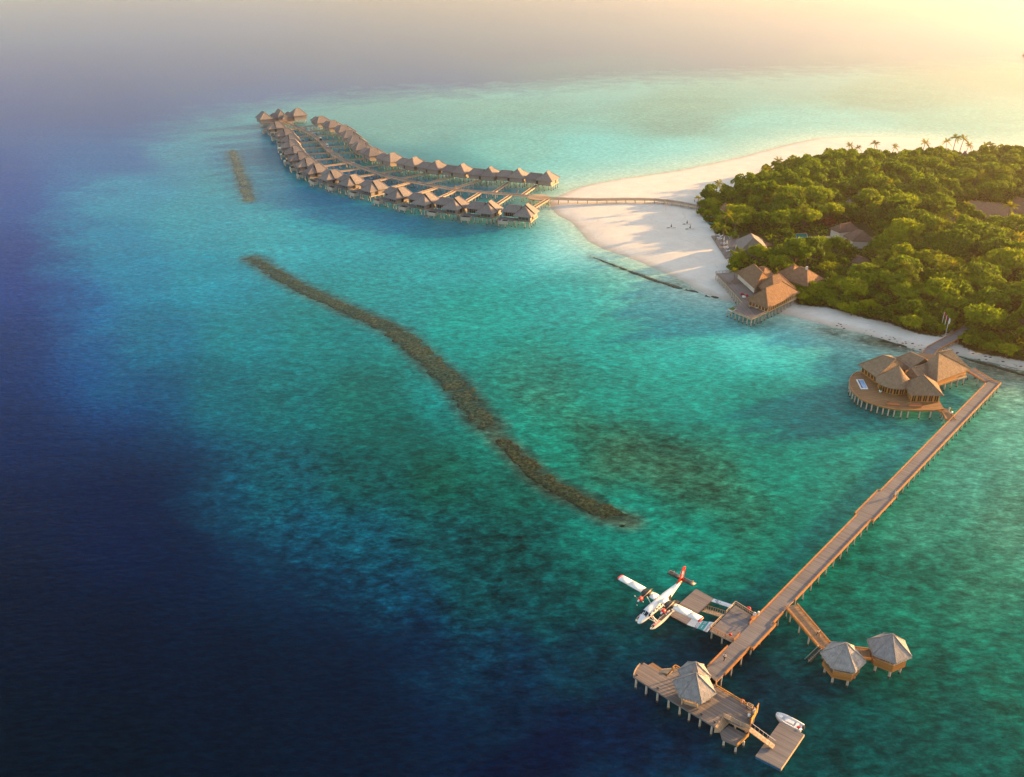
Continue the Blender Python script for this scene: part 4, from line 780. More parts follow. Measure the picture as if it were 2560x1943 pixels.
        pr = MB().tube([(3.25, ex, 4.12), (3.4, ex, 4.12), (3.72, ex, 4.12)], [.27, .25, .04], 'white_paint', 12).build('propeller', t)
        for k in range(3):
            a = R(20 + 120 * k); d = Vector((0, math.cos(a), math.sin(a))); bl = MB()
            bl.beam(Vector((3.42, ex, 4.12)) + d * .2, Vector((3.42, ex, 4.12)) + d * 1.0, .06, .2, 'dark_grey'); bl.beam(Vector((3.42, ex, 4.12)) + d * 1.0, Vector((3.42, ex, 4.12)) + d * 1.3, .05, .2, 'white_paint'); bl.build('blade', pr)
        MB().beam((1.0, sg * .85, 2.3), (WX, sg * 3.3, 4.1), .16, .08, 'white_paint').build('wing_strut', t)
        # float
        fy = sg * 1.75
        def fs(x, wd_, zk, zt): return [Vector((x, fy - wd_, zt)), Vector((x, fy - wd_, (zk + zt) / 2)), Vector((x, fy, zk)), Vector((x, fy + wd_, (zk + zt) / 2)), Vector((x, fy + wd_, zt)), Vector((x, fy, zt + .08))]
        fl_ = MB().loft([fs(*q) for q in ((5.4, .06, .72, .85), (5.0, .28, .35, .86), (4.2, .44, .02, .84), (2.5, .5, -.3, .8), (0, .5, -.35, .76), (-.4, .48, -.18, .75), (-2.8, .36, .0, .7), (-4.3, .12, .3, .62))], 'float_side', False).build('float', t)
        MB().box((3.1, fy, .9), (1.9, .66, .03), 'float_top').build('walkway_pad', fl_); MB().box((4.55, fy, .91), (.9, .5, .03), 'navy_cloth').build('bow_pad', fl_); MB().box((-.2, fy, .86), (4.4, .6, .03), 'dark_grey').build('deck_pad', fl_)
        for xa, xb, yb in ((3.4, 3.0, .7), (2.6, 3.2, .7), (-1.6, -1.3, .7), (-.8, -1.5, .7), (3.3, 3.2, 0), (-1.2, -1.4, 0)):
            MB().beam((xa, fy, .82), (xb, sg * yb, 2.1), .09, .09, 'white_paint').build('float_strut', t)
    for x in (3.1, -1.3): MB().beam((x, -1.75, .9), (x, 1.75, .9), .1, .1, 'white_paint').build('spreader_bar', t)
    # tail
    def slab(pts, y0, m): return MB().loft([[Vector((x, y, z)) for x, z in pts] for y in (-y0, y0)], m, False)
    fin = slab([(-6.0, 3.85), (-7.1, 4.6), (-8.05, 7.05), (-8.55, 7.2), (-9.25, 7.0), (-8.75, 4.6), (-8.6, 3.6)], .1, 'red_paint').build('tail_fin', t)
    em = MB()
    for sg in (-1, 1):
        em.tube([Vector((-8.02 + .30 * math.cos(a * .5) - .12 * math.sin(a * .5), sg * .13, 5.65 + .72 * math.sin(a * .5))) for a in range(12)], .09, 'white_paint', 5)
        em.tube([Vector((-8.02 + .12 * math.cos(a * .6 + 1), sg * .13, 5.65 + .38 * math.sin(a * .6 + 1))) for a in range(8)], .09, 'white_paint', 5)
    em.build('emblem', fin)
    for sg in (-1, 1):
        MB().loft([[Vector((x, sg * y, 4.55 + z)) for x, z in air(-7.35, 1.35, .12)] for y in (.12, 3.1)], 'black_paint').build('tailplane', t)
        MB().box((-8.75, sg * 1.65, 4.56), (.1, 2.9, .06), 'metal').build('elevator_edge', t); MB().box((-8.5, sg * 3.13, 4.57), (.6, .06, .1), 'pale_wood').build('tailplane_tip', t); MB().box((-8.8, sg * 2.3, 4.66), (.35, .05, .2), 'pale_wood').build('trim_bracket', t)
    ld = MB(); ld.beam((-2.3, 1.0, 2.1), (-2.0, 2.3, .75), .07, .07, 'white_paint'); ld.beam((-3.0, 1.0, 2.1), (-2.7, 2.3, .75), .07, .07, 'white_paint')
    for i in range(6): f = i / 5; ld.beam((-2.3 + .3 * f, 1.0 + 1.3 * f, 2.1 - 1.35 * f), (-3.0 + .3 * f, 1.0 + 1.3 * f, 2.1 - 1.35 * f), .16, .05, 'metal')
    ld.build('boarding_ladder', t)
    return t
seaplane()

# ================================================================== ROUND ARRIVAL RESTAURANT
DZ3 = 3.0
RD = WP([(2144, 930), (2132, 937), (2127, 943.5), (2123.6, 952), (2123.5, 961), (2126.3, 970), (2131.5, 978.5), (2138, 986), (2146, 993), (2155, 999), (2168, 1004.5), (2181, 1009), (2196, 1014), (2210, 1017.7), (2224, 1021), (2239, 1023.5), (2257, 1025), (2275, 1025.6), (2305, 1026.5), (2333, 1026.4), (2360.6, 1022.7), (2345, 997), (2341, 965), (2416, 940), (2402, 915), (2330, 885), (2290, 884), (2232, 893)], DZ3)
o = RD[0].copy(); o.z = 0; rs = thing('arrival_restaurant', 'round-decked overwater restaurant with five joined thatched roofs', 'restaurant', o)
MB(.25).prism(RD, DZ3 - .35, DZ3, 'deck_teak', 'deck_teak').build('deck', rs, o)
kb = MB(); rim = [p for p in RD[:21]]
for i in range(len(rim) - 1): kb.beam(rim[i] + Vector((0, 0, .12)), rim[i + 1] + Vector((0, 0, .12)), .22, .24, 'teak')
kb.build('kerb', rs, o)
MB().beam(W(2342, 964, DZ3 - .2), W(2416, 941, DZ3 - .2), .3, .5, 'pale_wood').build('fascia', rs, o); rail(rs, o, [W(2342, 962, DZ3), W(2415, 939.5, DZ3)], DZ3, .9, 'pale_wood', 1)
inner = sum(rim, Vector()) / len(rim)
for i in range(3, 21): p = rim[i].lerp(inner, .03); pile(rs, p.x, p.y, 2.7, o, .2)
for x, y in ((2348, 961), (2364, 956), (2380, 951), (2396, 946), (2411, 941), (2405, 925), (2380, 930), (2345, 1005), (2336, 985), (2300, 1000), (2250, 990), (2350, 940)): p = W(x, y, DZ3); pile(rs, p.x, p.y, 2.7, o, .2)
def addroof(t, o, A, B, C_, ze, ridge, zr, m='thatch', name='roof', wallm=None, zf=None, inset=.16, glaz=None):
    a, b, c, d, r = roof_px(A, B, C_, ze, ridge, zr); E = [a, b, c, d]
    ar = sum(E[i].x * E[(i + 1) % 4].y - E[(i + 1) % 4].x * E[i].y for i in range(4))
    if ar < 0: E = [a, d, c, b]
    if len(r) == 2:   # ridge ends must belong to the short sides: try the four assignments
        best = None
        for k in range(2):
            F = E[k:] + E[:k]
            for rr in (r, r[::-1]):
                s_ = ((F[0] + F[1]) / 2 - rr[0]).xy.length + ((F[2] + F[3]) / 2 - rr[1]).xy.length
                if best is None or s_ < best[0]: best = (s_, F, rr)
        E, r = best[1], best[2]
    hip(*E, r, m).build(name, t, o)
    if wallm:
        ct = sum(E, Vector()) / 4; wl_ = [p.lerp(ct, inset) for p in E]; MB().prism([(p.x, p.y) for p in wl_], zf, ze - .05, wallm).build('wall', t, o)
        if glaz:
            for i in range(4):
                p, q = wl_[i], wl_[(i + 1) % 4]; n = Vector(((q - p).y, -(q - p).x, 0)).normalized(); L = (q - p).length
                if n.y > .55: continue
                k = max(2, int(L / 1.5))
                for j in range(k):
                    u, v = p.lerp(q, (j + .12) / k) + n * .03, p.lerp(q, (j + .88) / k) + n * .03; wz0, wz1 = zf + .15, ze - .25
                    fr = MB(); 
                    for x in (u, v): fr.beam((x.x, x.y, wz0), (x.x, x.y, wz1), .12, .12, 'screen_wood')
                    for z in (wz0, wz1): fr.beam((u.x, u.y, z), (v.x, v.y, z), .12, .12, 'screen_wood')
                    m_ = (u + v) / 2; fr.beam((m_.x, m_.y, wz0), (m_.x, m_.y, wz1), .08, .08, 'screen_wood'); f = fr.build('window', t, o)
                    MB().poly([(u.x, u.y, wz0), (v.x, v.y, wz0), (v.x, v.y, wz1), (u.x, u.y, wz1)], glaz).build('pane', f)
                    for ch in f.children: ch.location = -Vector(o)
    return E
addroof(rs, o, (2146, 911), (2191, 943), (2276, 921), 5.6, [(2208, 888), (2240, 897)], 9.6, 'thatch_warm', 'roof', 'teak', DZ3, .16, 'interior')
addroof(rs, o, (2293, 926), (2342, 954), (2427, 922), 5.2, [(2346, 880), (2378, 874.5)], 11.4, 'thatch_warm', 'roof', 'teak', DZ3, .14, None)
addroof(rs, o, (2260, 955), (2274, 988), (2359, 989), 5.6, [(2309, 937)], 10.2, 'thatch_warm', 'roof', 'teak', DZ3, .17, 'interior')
addroof(rs, o, (2230, 900), (2272, 924), (2326, 908), 5.8, [(2277, 880), (2312, 896)], 8.9, 'thatch_warm', 'roof')
addroof(rs, o, (2262, 938), (2300, 950), (2345, 926), 5.4, [(2278, 921), (2316, 909)], 7.9, 'thatch_warm', 'roof')
cc = W(2236, 953, 5.6); n = 22; rr_ = 5.3; ap = W(2248, 915, 10.4); mb = MB(); EV = [Vector((cc.x + rr_ * math.cos(2 * math.pi * i / n), cc.y + rr_ * math.sin(2 * math.pi * i / n), 5.5)) for i in range(n)]
for i in range(n): a_, b_ = EV[i], EV[(i + 1) % n]; ma, m_b = a_.lerp(ap, .45) - Vector((0, 0, .25)), b_.lerp(ap, .45) - Vector((0, 0, .25)); mb.poly([a_, b_, m_b, ma], 'thatch_warm', True); mb.poly([ma, m_b, ap], 'thatch_warm', True); mb.poly([a_ - Vector((0, 0, .25)), b_ - Vector((0, 0, .25)), b_, a_], 'thatch_warm')
mb.poly([p - Vector((0, 0, .24)) for p in EV][::-1], 'thatch_warm'); mb.build('roof', rs, o)
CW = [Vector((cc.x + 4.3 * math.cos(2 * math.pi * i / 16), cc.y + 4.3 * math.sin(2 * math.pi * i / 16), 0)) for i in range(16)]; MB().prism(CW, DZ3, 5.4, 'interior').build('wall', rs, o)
for i in range(16):
    a_, b_ = CW[i], CW[(i + 1) % 16]; n_ = ((a_ + b_) / 2 - Vector((cc.x, cc.y, 0))).normalized()
    if n_.y > .4: continue
    fr = MB()
    for u in (.06, .5, .94): q = a_.lerp(b_, u) + n_ * .05; fr.beam((q.x, q.y, DZ3 + .1), (q.x, q.y, 5.3), .11, .11, 'screen_wood')
    for z in (DZ3 + .15, 5.1): q0, q1 = a_.lerp(b_, .06) + n_ * .05, a_.lerp(b_, .94) + n_ * .05; fr.beam((q0.x, q0.y, z), (q1.x, q1.y, z), .11, .11, 'screen_wood')
    fr.build('window', rs, o)
q = WP([(2278, 923), (2262, 913), (2240, 906), (2258, 917)], 6.2)
# plunge pool on the round deck
SP = WP([(2140, 949.5), (2158, 949.5), (2170.5, 973), (2152, 973)], DZ3 + .05); so_ = SP[0]; sp_ = thing('whirlpool', 'white-rimmed blue plunge pool set into the round teak deck', 'plunge pool', so_)
MB().prism(SP, DZ3 + .005, DZ3 + .16, 'white_paint').build('rim', sp_, so_); ct = sum(SP, Vector()) / 4
IN = [p.lerp(ct, .16) for p in SP]; IN[0] = IN[0].lerp(IN[1], .28); IN[3] = IN[3].lerp(IN[2], .28); MB().prism(IN, DZ3 + .1, DZ3 + .17, 'spa_blue').build('pool_surface', sp_, so_)
MB().beam(IN[0] + Vector((-.2, 0, .2)), IN[3] + Vector((-.2, 0, .2)), .18, .14, 'navy_cloth').build('step_edge', sp_, so_)
def daybed(px, lab):
    a_, b_ = W(px[0], px[1], DZ3), W(px[2], px[3], DZ3); d = b_ - a_; ang_ = math.atan2(d.y, d.x); c = (a_ + b_) / 2; L = d.length
    simple('daybed', lab, 'daybed', [('base', MB().box((0, 0, .22), (L, 1.1, .3), 'teak')), ('cushion', MB().box((0, -.08, .43), (L - .1, .9, .14), 'orange_cloth')), ('backrest', MB().box((0, .52, .62), (L, .14, .6), 'deck_warm')), ('armrest', MB().box((-L / 2 + .06, 0, .5), (.12, 1.1, .4), 'deck_warm').box((L / 2 - .06, 0, .5), (.12, 1.1, .4), 'deck_warm'))], c, ang_, 'orange daybeds on the round deck')
daybed((2216, 1011, 2249, 1014), 'orange daybed on the round deck, nearer the plunge pool'); daybed((2270, 1015.5, 2303, 1017), 'orange daybed on the round deck, nearer the pier')
def planter(q, lab, h=1.0):
    lf = MB()
    for i in range(60): a_ = random.uniform(0, 6.28); r_ = random.uniform(.05, .5); z = h * .6 + random.uniform(0, h * .9); c = Vector((r_ * math.cos(a_), r_ * math.sin(a_), z)); d = Vector((random.uniform(-1, 1), random.uniform(-1, 1), random.uniform(-.3, 1))).normalized() * .22; e = d.cross(Vector((random.uniform(-1, 1), .3, 1))).normalized() * .1; lf.poly([c - d, c + e, c + d, c - e], 'foliage')
    simple('planter', lab, 'planter', [('pot', MB().tube([(0, 0, 0), (0, 0, .1), (0, 0, .5), (0, 0, .65)], [.2, .26, .5, .46], 'white_paint', 12)), ('leaves', lf)], q)
planter(W(2200.5, 981, DZ3), 'white bowl planter on the round deck below the conical roof'); planter(W(2312.5, 1003, DZ3), 'white bowl planter on the round deck before the front hipped roof'); planter(W(2377, 1034, 2.7), 'potted plant where the wedge walkway meets the pier')
q = W(2330, 886, DZ3 + .3); 
# ================================================================== BEACH RESTAURANT
DB = 3.2
BD = WP([(1789, 684), (1857, 757), (1851, 759), (1819, 773), (1879, 798.5), (1991, 746), (1975, 722), (1930, 706), (1905, 690), (1841, 680)], DB)
o = BD[0].copy(); o.z = 0; br = thing('beach_restaurant', 'brown-thatched restaurant on a stilted deck at the corner of the white beach', 'restaurant', o)
bang = math.atan2((BD[1] - BD[0]).y, (BD[1] - BD[0]).x)
MB(bang).prism(BD, DB - .3, DB, 'deck_wood', 'pale_wood').build('deck', br, o)
rail(br, o, [BD[1], BD[0], BD[9]], DB, .95, 'deck_wood', 1); rail(br, o, [BD[3], BD[4]], DB, .35, 'pale_wood', 0); rail(br, o, [BD[4], BD[5]], DB, .6, 'pale_wood', 1)
for a_, b_, k in ((BD[0], BD[1], 13), (BD[3], BD[4], 6), (BD[4], BD[5], 13), (BD[9], BD[0], 5), (BD[2], BD[3], 4)):
    for i in range(k): p = a_.lerp(b_, i / k).lerp(sum(BD, Vector()) / 10, .02); pile(br, p.x, p.y, DB - .25, o, .2)
addroof(br, o, (1840, 680), (1887, 722), (1931, 700), 5.7, [(1886, 660.8), (1906, 680)], 10.6, 'thatch_brown', 'roof', 'plaster', DB, .13)
addroof(br, o, (1872, 684), (1905, 702), (1938, 688), 5.9, [(1899, 667), (1913, 667)], 9.3, 'thatch_brown', 'roof')
addroof(br, o, (1893, 716), (1935, 742), (1990, 722), 5.8, [(1930, 690), (1949, 684.5)], 10.6, 'thatch_brown', 'roof', 'interior', DB, .2)
addroof(br, o, (1864, 750), (1919, 771), (2000, 731), 5.5, [(1914, 721), (1955, 703.5)], 11.0, 'thatch_brown', 'roof', 'plaster', DB, .14, 'interior')
addroof(br, o, (1950, 696), (2018, 717), (2060, 696), 5.8, [(2000, 666.5), (2017, 671)], 11.0, 'thatch_brown', 'roof', 'plaster', 1.5, .15)
addroof(br, o, (1940, 684), (1976, 694), (2010, 676), 6.0, [(1986.5, 661.5)], 10.4, 'thatch_brown', 'roof')
cp = W(2017, 671, 11.2); MB().box((cp.x, cp.y, 11.3), (.8, .8, 1.2), 'plaster').build('chimney', br, o)
q = WP([(1820, 772.5), (1830, 777.5), (1841, 772), (1832, 767)], DB + .35); gt = thing('grass_tray', 'green turf square with white rim on the deck corner', 'turf square', q[0])
MB().prism([p + Vector((0, 0, -.25)) for p in q], DB + .005, DB + .3, 'white_paint').build('rim', gt, q[0]); ct = sum(q, Vector()) / 4; MB().prism([p.lerp(ct, .08) for p in q], DB + .2, DB + .34, 'grass_green').build('turf', gt, q[0])
def beanbag(px, m, lab):
    q = W(*px, DB); mb = MB(); mb.loft([[Vector((r_ * 1.25 * math.cos(k * math.pi / 5) + ox, r_ * math.sin(k * math.pi / 5), z)) for k in range(10)] for r_, z, ox in ((.5, 0, 0), (.68, .2, 0), (.62, .42, -.08), (.4, .68, -.3), (.16, .86, -.45))], m, True); t = thing('bean_bag', lab, 'bean bag', q, random.uniform(0, 6)); mb.build('cushion', t); MB().tube([(-.45, 0, .84), (-.5, 0, .93)], [.09, .05], 'dark_grey', 6).build('handle', t)
beanbag((1855.5, 737), 'red_cloth', 'red bean bag on the restaurant deck, left of the white one'); beanbag((1866.5, 741), 'red_cloth', 'red bean bag on the restaurant deck, right of the white one'); beanbag((1860, 744), 'white_cloth', 'white bean bag between the red ones')
for (x0, y0, x1, y1, lab) in ((1828, 704.5, 1840, 705, 'long dark bench on the restaurant deck, farther from the bean bags'), (1834, 710, 1846, 709.5, 'long dark bench on the restaurant deck, nearer the bean bags'), (1818, 707, 1825, 711, 'short tilted dark bench by the deck edge')):
    a_, b_ = W(x0, y0, DB), W(x1, y1, DB); d = b_ - a_; L = d.length; simple('bench', lab, 'bench', [('seat', MB().box((0, 0, .42), (L, .5, .08), 'deck_teak')), ('leg', MB().box((-L / 2 + .2, 0, .2), (.1, .45, .38), 'deck_teak')), ('leg', MB().box((L / 2 - .2, 0, .2), (.1, .45, .38), 'deck_teak'))], (a_ + b_) / 2, math.atan2(d.y, d.x))
def dtable(px, lab, m='white_paint'):
    q = W(*px, DB); simple('cafe_table', lab, 'table', [('top', MB().box((0, 0, .74), (1.0, .8, .05), m)), ('stem', MB().tube([(0, 0, .05), (0, 0, .72)], .06, 'metal', 6)), ('base', MB().tube([(0, 0, 0), (0, 0, .05)], .3, 'dark_grey', 10))], q, .5)
dtable((1853, 698.5), 'white table under the eave of the left restaurant roof'); dtable((1867, 717), 'pale table by the low wall of the left restaurant roof', 'pale_wood'); dtable((1874, 770), 'pale table before the front restaurant roof, farther left', 'pale_wood'); dtable((1891.5, 774), 'small white table before the front restaurant roof')
# ================================================================== BEACH BAR AND SUN DECK
GZ = 1.5
o = W(1779, 589, 2.0); bb = thing('sun_deck', 'low grey timber sun deck on the beach edge, lined with white loungers', 'deck', (o.x, o.y, 0)); o = bb.location
q = WP([(1778.5, 589), (1815, 645), (1850, 637), (1848, 588)], 2.0); MB(1.2).prism(q, 1.1, 2.0, 'deck_wood').build('deck', bb, o)
bar = thing('beach_bar', 'grey hipped thatch beach bar beside the sun deck', 'beach bar', (W(1870, 620, 1.5)).to_tuple()); o = bar.location
addroof(bar, o, (1839, 601), (1850, 628), (1920, 625), 4.6, [(1877.8, 584), (1883.6, 594.5)], 10.2, 'thatch', 'roof', 'board_wall', 1.5, .14)
addroof(bar, o, (1890, 604), (1912, 616), (1930, 613), 3.6, [(1906, 602), (1914, 606)], 5.0, 'shingle', 'roof')
def lounger():
    t = thing('sun_lounger', 'x', 'sun lounger', (0, 0, 0)); MB().box((-.25, 0, .32), (1.45, .66, .08), 'white_paint').build('seat', t)
    MB().beam((.42, 0, .34), (1.0, 0, .78), .66, .08, 'white_paint').build('backrest', t)
    for x in (-.85, .4):
        for y in (-.28, .28): MB().box((x, y, .14), (.07, .07, .28), 'white_paint').build('leg', t)
    return t
lg0 = lounger(); first = True
LG = [((1794, 589), 'white sun lounger nearest the top edge of the sun deck, beneath the palm'), ((1797.5, 595.5), 'white sun lounger in the upper beachside pair, left one'), ((1799.5, 599), 'white sun lounger in the upper beachside pair, right one'), ((1807, 609), 'white sun lounger in the middle beachside pair, left one'), ((1809, 612), 'white sun lounger in the middle beachside pair, right one'),
      ((1814, 619), 'white sun lounger in the lower beachside pair, left one'), ((1816, 622), 'white sun lounger in the lower beachside pair, right one'), ((1825, 593), 'white sun lounger of the inland pair, upper one'), ((1827.5, 596.5), 'white sun lounger of the inland pair, lower one'), ((1820, 629), 'white sun lounger half hidden by the small palm'), ((1803, 591), 'white sun lounger at the deck head, farther from the beach')]
for (px, lab) in LG:
    t = lg0 if first else copy_tree(lg0); first = False; t.location = W(*px, 2.0); t.rotation_euler = (0, 0, R(6)); tag(t, lab, None, 'white loungers on the sun deck')
for px, lab in (((1809.5, 605), 'closed white parasol beside the upper loungers'), ((1816.5, 614), 'closed white parasol beside the middle loungers'), ((1839, 626), 'closed white parasol near the bar roof')):
    simple('closed_parasol', lab, 'parasol', [('pole', MB().tube([(0, 0, .1), (0, 0, 2.7)], .04, 'metal', 6)), ('canopy', MB().tube([(0, 0, .75), (0, 0, 1.0), (0, 0, 1.9), (0, 0, 2.6)], [.3, .28, .2, .05], 'white_cloth', 9)), ('base', MB().tube([(0, 0, 0), (0, 0, .12)], .3, 'concrete', 10))], W(*px, 2.0), 0, 'closed parasols on the sun deck')
# beach play: three low lounging spots, volleyball net, teal boat
for (px, lab) in (((1678, 570), 'furled parasol with two low beach seats, leftmost of three on the sand'), ((1717.5, 561), 'furled parasol with two low beach seats, farthest of three on the sand'), ((1725, 573), 'furled parasol with two low beach seats, nearest the sun deck')):
    q = W(*px, GZ); simple('beach_parasol', lab, 'parasol', [('pole', MB().tube([(0, 0, 0), (0, 0, 2.2)], .05, 'dark_grey', 6)), ('canopy', MB().tube([(0, 0, .5), (0, 0, .9), (0, 0, 2.0)], [.45, .35, .06], 'deck_grey', 8)), ('seat', MB().beam((-2.2, -.3, .12), (-.7, .1, .2), .6, .14, 'deck_grey')), ('seat', MB().beam((.7, -.2, .2), (2.2, .3, .12), .6, .14, 'plaster'))], q, 0, 'beach parasols with seats on the open sand')
a_, b_ = W(1664, 526, GZ), W(1671, 508, GZ); nv = thing('volleyball_net', 'yellow-posted volleyball net on the sand by the walkway', 'volleyball net', a_); d = b_ - a_
for f in (0, 1): q = d * f; MB().tube([q, q + Vector((0, 0, 2.5))], .06, 'screen_wood', 6).build('post', nv)
nm = MB()
for i in range(7): z = 1.5 + i * .15; nm.beam((0, 0, z), d + Vector((0, 0, z)), .025, .03 if 0 < i < 6 else .08, 'screen_wood')
for i in range(1, 24): q = d * (i / 24); nm.beam(q + Vector((0, 0, 1.5)), q + Vector((0, 0, 2.4)), .02, .025, 'screen_wood')
nm.build('net', nv)
def canoe(px, lab, m, rz):
    q = W(*px, GZ); mb = MB(); mb.loft([[Vector((x, -w_, .45 + k)), Vector((x, 0, .02 + k * .6)), Vector((x, w_, .45 + k)), Vector((x, w_ * .8, .47 + k)), Vector((x, 0, .22 + k * .6)), Vector((x, -w_ * .8, .47 + k))] for x, w_, k in ((-2.3, .05, .2), (-1.6, .4, .05), (0, .55, 0), (1.6, .4, .05), (2.3, .05, .2))], m, False); simple('small_boat', lab, 'boat', [('hull', mb), ('thwart', MB().box((0, 0, .4), (.3, .9, .06), 'pale_wood'))], q, rz)
canoe((1774.5, 543), 'white-rimmed curved dinghy pulled up under the trees', 'white_paint', R(-40)); canoe((1773, 551), 'teal dinghy pulled up under the trees, upper one', 'pool_water', R(-35)); canoe((1779, 560), 'teal dinghy pulled up under the trees, lower one', 'pool_water', R(-35))
# ================================================================== WATER VILLAS
def villa(sx):
    """seaward side is -Y, the two roofs lie along X (main roof at +X*sx)"""
    t = thing('water_villa', 'x', 'villa', (0, 0, 0)); FZ = 3.6; EZ = 6.1
    X = lambda x: x * sx
    def P(x, y, z): return Vector((X(x), y, z))
    def poly(mb, pts, m): mb.poly(pts if sx > 0 else pts[::-1], m)
    def box(mb, c, d, m): return mb.box((X(c[0]), c[1], c[2]), d, m)
    mx = 3.6
    # main roof: rear gable-fronted hip, stepping down to a front half pyramid
    mb = MB(); r0, r1 = P(mx, -.6, 10.5), P(mx, 3.4, 10.5); a, b, c, d = P(mx - 5, -.9, EZ + .25), P(mx + 5, -.9, EZ + .25), P(mx + 5, 7, EZ), P(mx - 5, 7, EZ)
    poly(mb, [b, c, r1, r0], 'thatch'); poly(mb, [c, d, r1], 'thatch'); poly(mb, [d, a, r0, r1], 'thatch'); dn = Vector((0, 0, -.35))
    poly(mb, [a, a + dn, r0 + dn, r0], 'thatch'); poly(mb, [r0, r0 + dn, b + dn, b], 'thatch'); poly(mb, [c + dn, c, b, b + dn], 'thatch'); poly(mb, [d + dn, d, c, c + dn], 'thatch'); poly(mb, [a + dn, a, d, d + dn], 'thatch'); poly(mb, [a + dn, d + dn, c + dn, b + dn], 'thatch')
    for u, v in ((r0, r1), (r1, c), (r1, d)): cap_line(mb, u, v, .4, 'thatch')
    mb.build('roof', t)
    mb = MB(); ap = P(mx, -1.2, 9.7); a, b, c, d = P(mx - 4.7, -6.4, EZ - .2), P(mx + 4.7, -6.4, EZ - .2), P(mx + 4.7, -.95, EZ), P(mx - 4.7, -.95, EZ)
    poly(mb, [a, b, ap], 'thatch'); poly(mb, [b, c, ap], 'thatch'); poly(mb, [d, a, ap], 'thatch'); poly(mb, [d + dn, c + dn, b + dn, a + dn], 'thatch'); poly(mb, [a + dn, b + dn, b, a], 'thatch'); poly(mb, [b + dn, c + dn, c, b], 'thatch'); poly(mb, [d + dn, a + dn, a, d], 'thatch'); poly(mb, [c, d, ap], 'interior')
    for u in (a, b): cap_line(mb, ap, u, .4, 'thatch')
    mb.build('roof', t)
    # side roof
    E_ = [P(-9.4, -1.2, EZ), P(-.6, -1.2, EZ), P(-.6, 6.4, EZ), P(-9.4, 6.4, EZ)]; rr_ = [P(-6.4, 2.6, 9.0), P(.5, 2.6, 9.0)]
    E2 = [E_[0], E_[1], E_[2], E_[3]]; hipm = hip(E2[3], E2[0], E2[1], E2[2], rr_, 'thatch') if sx > 0 else hip(E2[0], E2[3], E2[2], E2[1], rr_, 'thatch')
    hipm.build('roof', t)
    # floor and walls
    mb = MB(1.57); box(mb, (mx, .3, FZ - .15), (8.2, 12.2, .3), 'deck_wood'); mb.build('floor', t)
    mb = MB(); box(mb, (mx, 3, (FZ + EZ) / 2), (7.9, 6.6, EZ - FZ), 'board_wall'); box(mb, (mx + .6, -2.6, (FZ + EZ) / 2 - .1), (6.4, 4.6, EZ - FZ - .2), 'board_wall'); mb.build('wall', t)
    mb = MB(); box(mb, (-5.1, 2.7, (FZ + EZ) / 2), (7.0, 5.6, EZ - FZ), 'board_wall'); mb.build('wall', t)
    mb = MB(); box(mb, (mx + .3, -4.95, FZ + 1.1), (5.0, .12, 1.7), 'window_teal'); mb.build('window', t); fr = MB()
    for x in (-2.3, -.6, 1.2, 2.9): box(fr, (mx + x, -5.02, FZ + 1.1), (.12, .1, 2.2), 'board_wall')
    for z in (.2, 2.0): box(fr, (mx + .3, -5.02, FZ + z), (5.3, .1, .14), 'board_wall')
    fr.build('window_frame', t)
    mb = MB(); box(mb, (-5.0, -.14, FZ + 1.1), (5.4, .1, 1.9), 'glass_dark'); mb.build('glass_door', t)
    mb = MB(); 
    for k in range(5): box(mb, (-7.2 + k * 1.1, -.22, FZ + 1.1), (.12, .08, 2.0), 'pale_wood')
    mb.build('door_frame', t)
    mb = MB(); box(mb, (mx + 4.0, -1.2, FZ + 1.1), (.12, 1.3, 2.0), 'interior'); mb.build('side_door', t)
    mb = MB(); box(mb, (-.9, 5.6, FZ + 1.05), (1.5, .9, 2.1), 'interior'); mb.build('entrance_door', t)
    mb = MB(); box(mb, (mx + 4.3, .2, FZ - .3), (.25, 11.6, .5), 'pale_wood'); mb.build('side_beam', t)
    # sun deck, plunge pool, screened stair
    mb = MB(1.57); box(mb, (-4.6, -3.4, FZ - .35), (8.0, 4.6, .3), 'deck_grey'); mb.build('sun_deck', t)
    mb = MB(); box(mb, (-5.9, -7.0, FZ - 1.0), (5.0, 3.0, 1.7), 'concrete'); pb = mb.build('plunge_pool', t); mb = MB(); box(mb, (-5.9, -7.0, FZ - .14), (4.5, 2.5, .04), 'dark_pool'); mb.build('pool_water', pb)
    mb = MB()
    for k in range(8): y = -1.4 - k * .85; box(mb, (-9.2, y, FZ - .2 - k * .12), (.14, .5, 2.8 - k * .1), 'board_wall')
    for k in range(10): box(mb, (-9.6, -4.0 - k * .42, FZ - .5 - k * .33), (1.1, .4, .08), 'deck_grey')
    for k in range(4): box(mb, (-10.1, -4.0 - k * 1.3, 1.6 - k * .3), (.12, .12, 3.2 - k * .4), 'board_wall')
    mb.build('water_stairs', t)
    for k, (x, y) in enumerate(((0, -5.6), (mx + 3.6, -5.6), (mx + 1.2, -5.4), (0, -1), (mx + 3.6, -2.4), (mx + 3.6, 1), (mx + 3.6, 4.4), (mx, 6), (0, 5.8), (-2.2, -5.3), (-8, -5.3), (-8, -1), (-8, 4), (-4.5, 5.2), (-4.5, -8.2), (-8, -8.2), (mx + 1, 2), (-3, 1))):
        pile(t, X(x), y, FZ - .2 if k not in (14, 15) else 1.6, (0, 0, 0), .21)
    return t
VL = [(687, 312), (710, 329), (723, 343), (725, 357), (734, 372), (745, 388), (763, 403), (784, 419), (822, 435), (869, 448), (925, 462), (987, 480), (1052, 494), (1124, 506), (1206, 516), (1298, 524)]
VR = [(804, 298), (833, 309), (862, 320), (878, 334), (893, 348), (907, 363), (933, 377), (978, 391), (1031, 402), (1085, 411), (1147, 419), (1214, 427), (1284, 431), (1357, 438)]
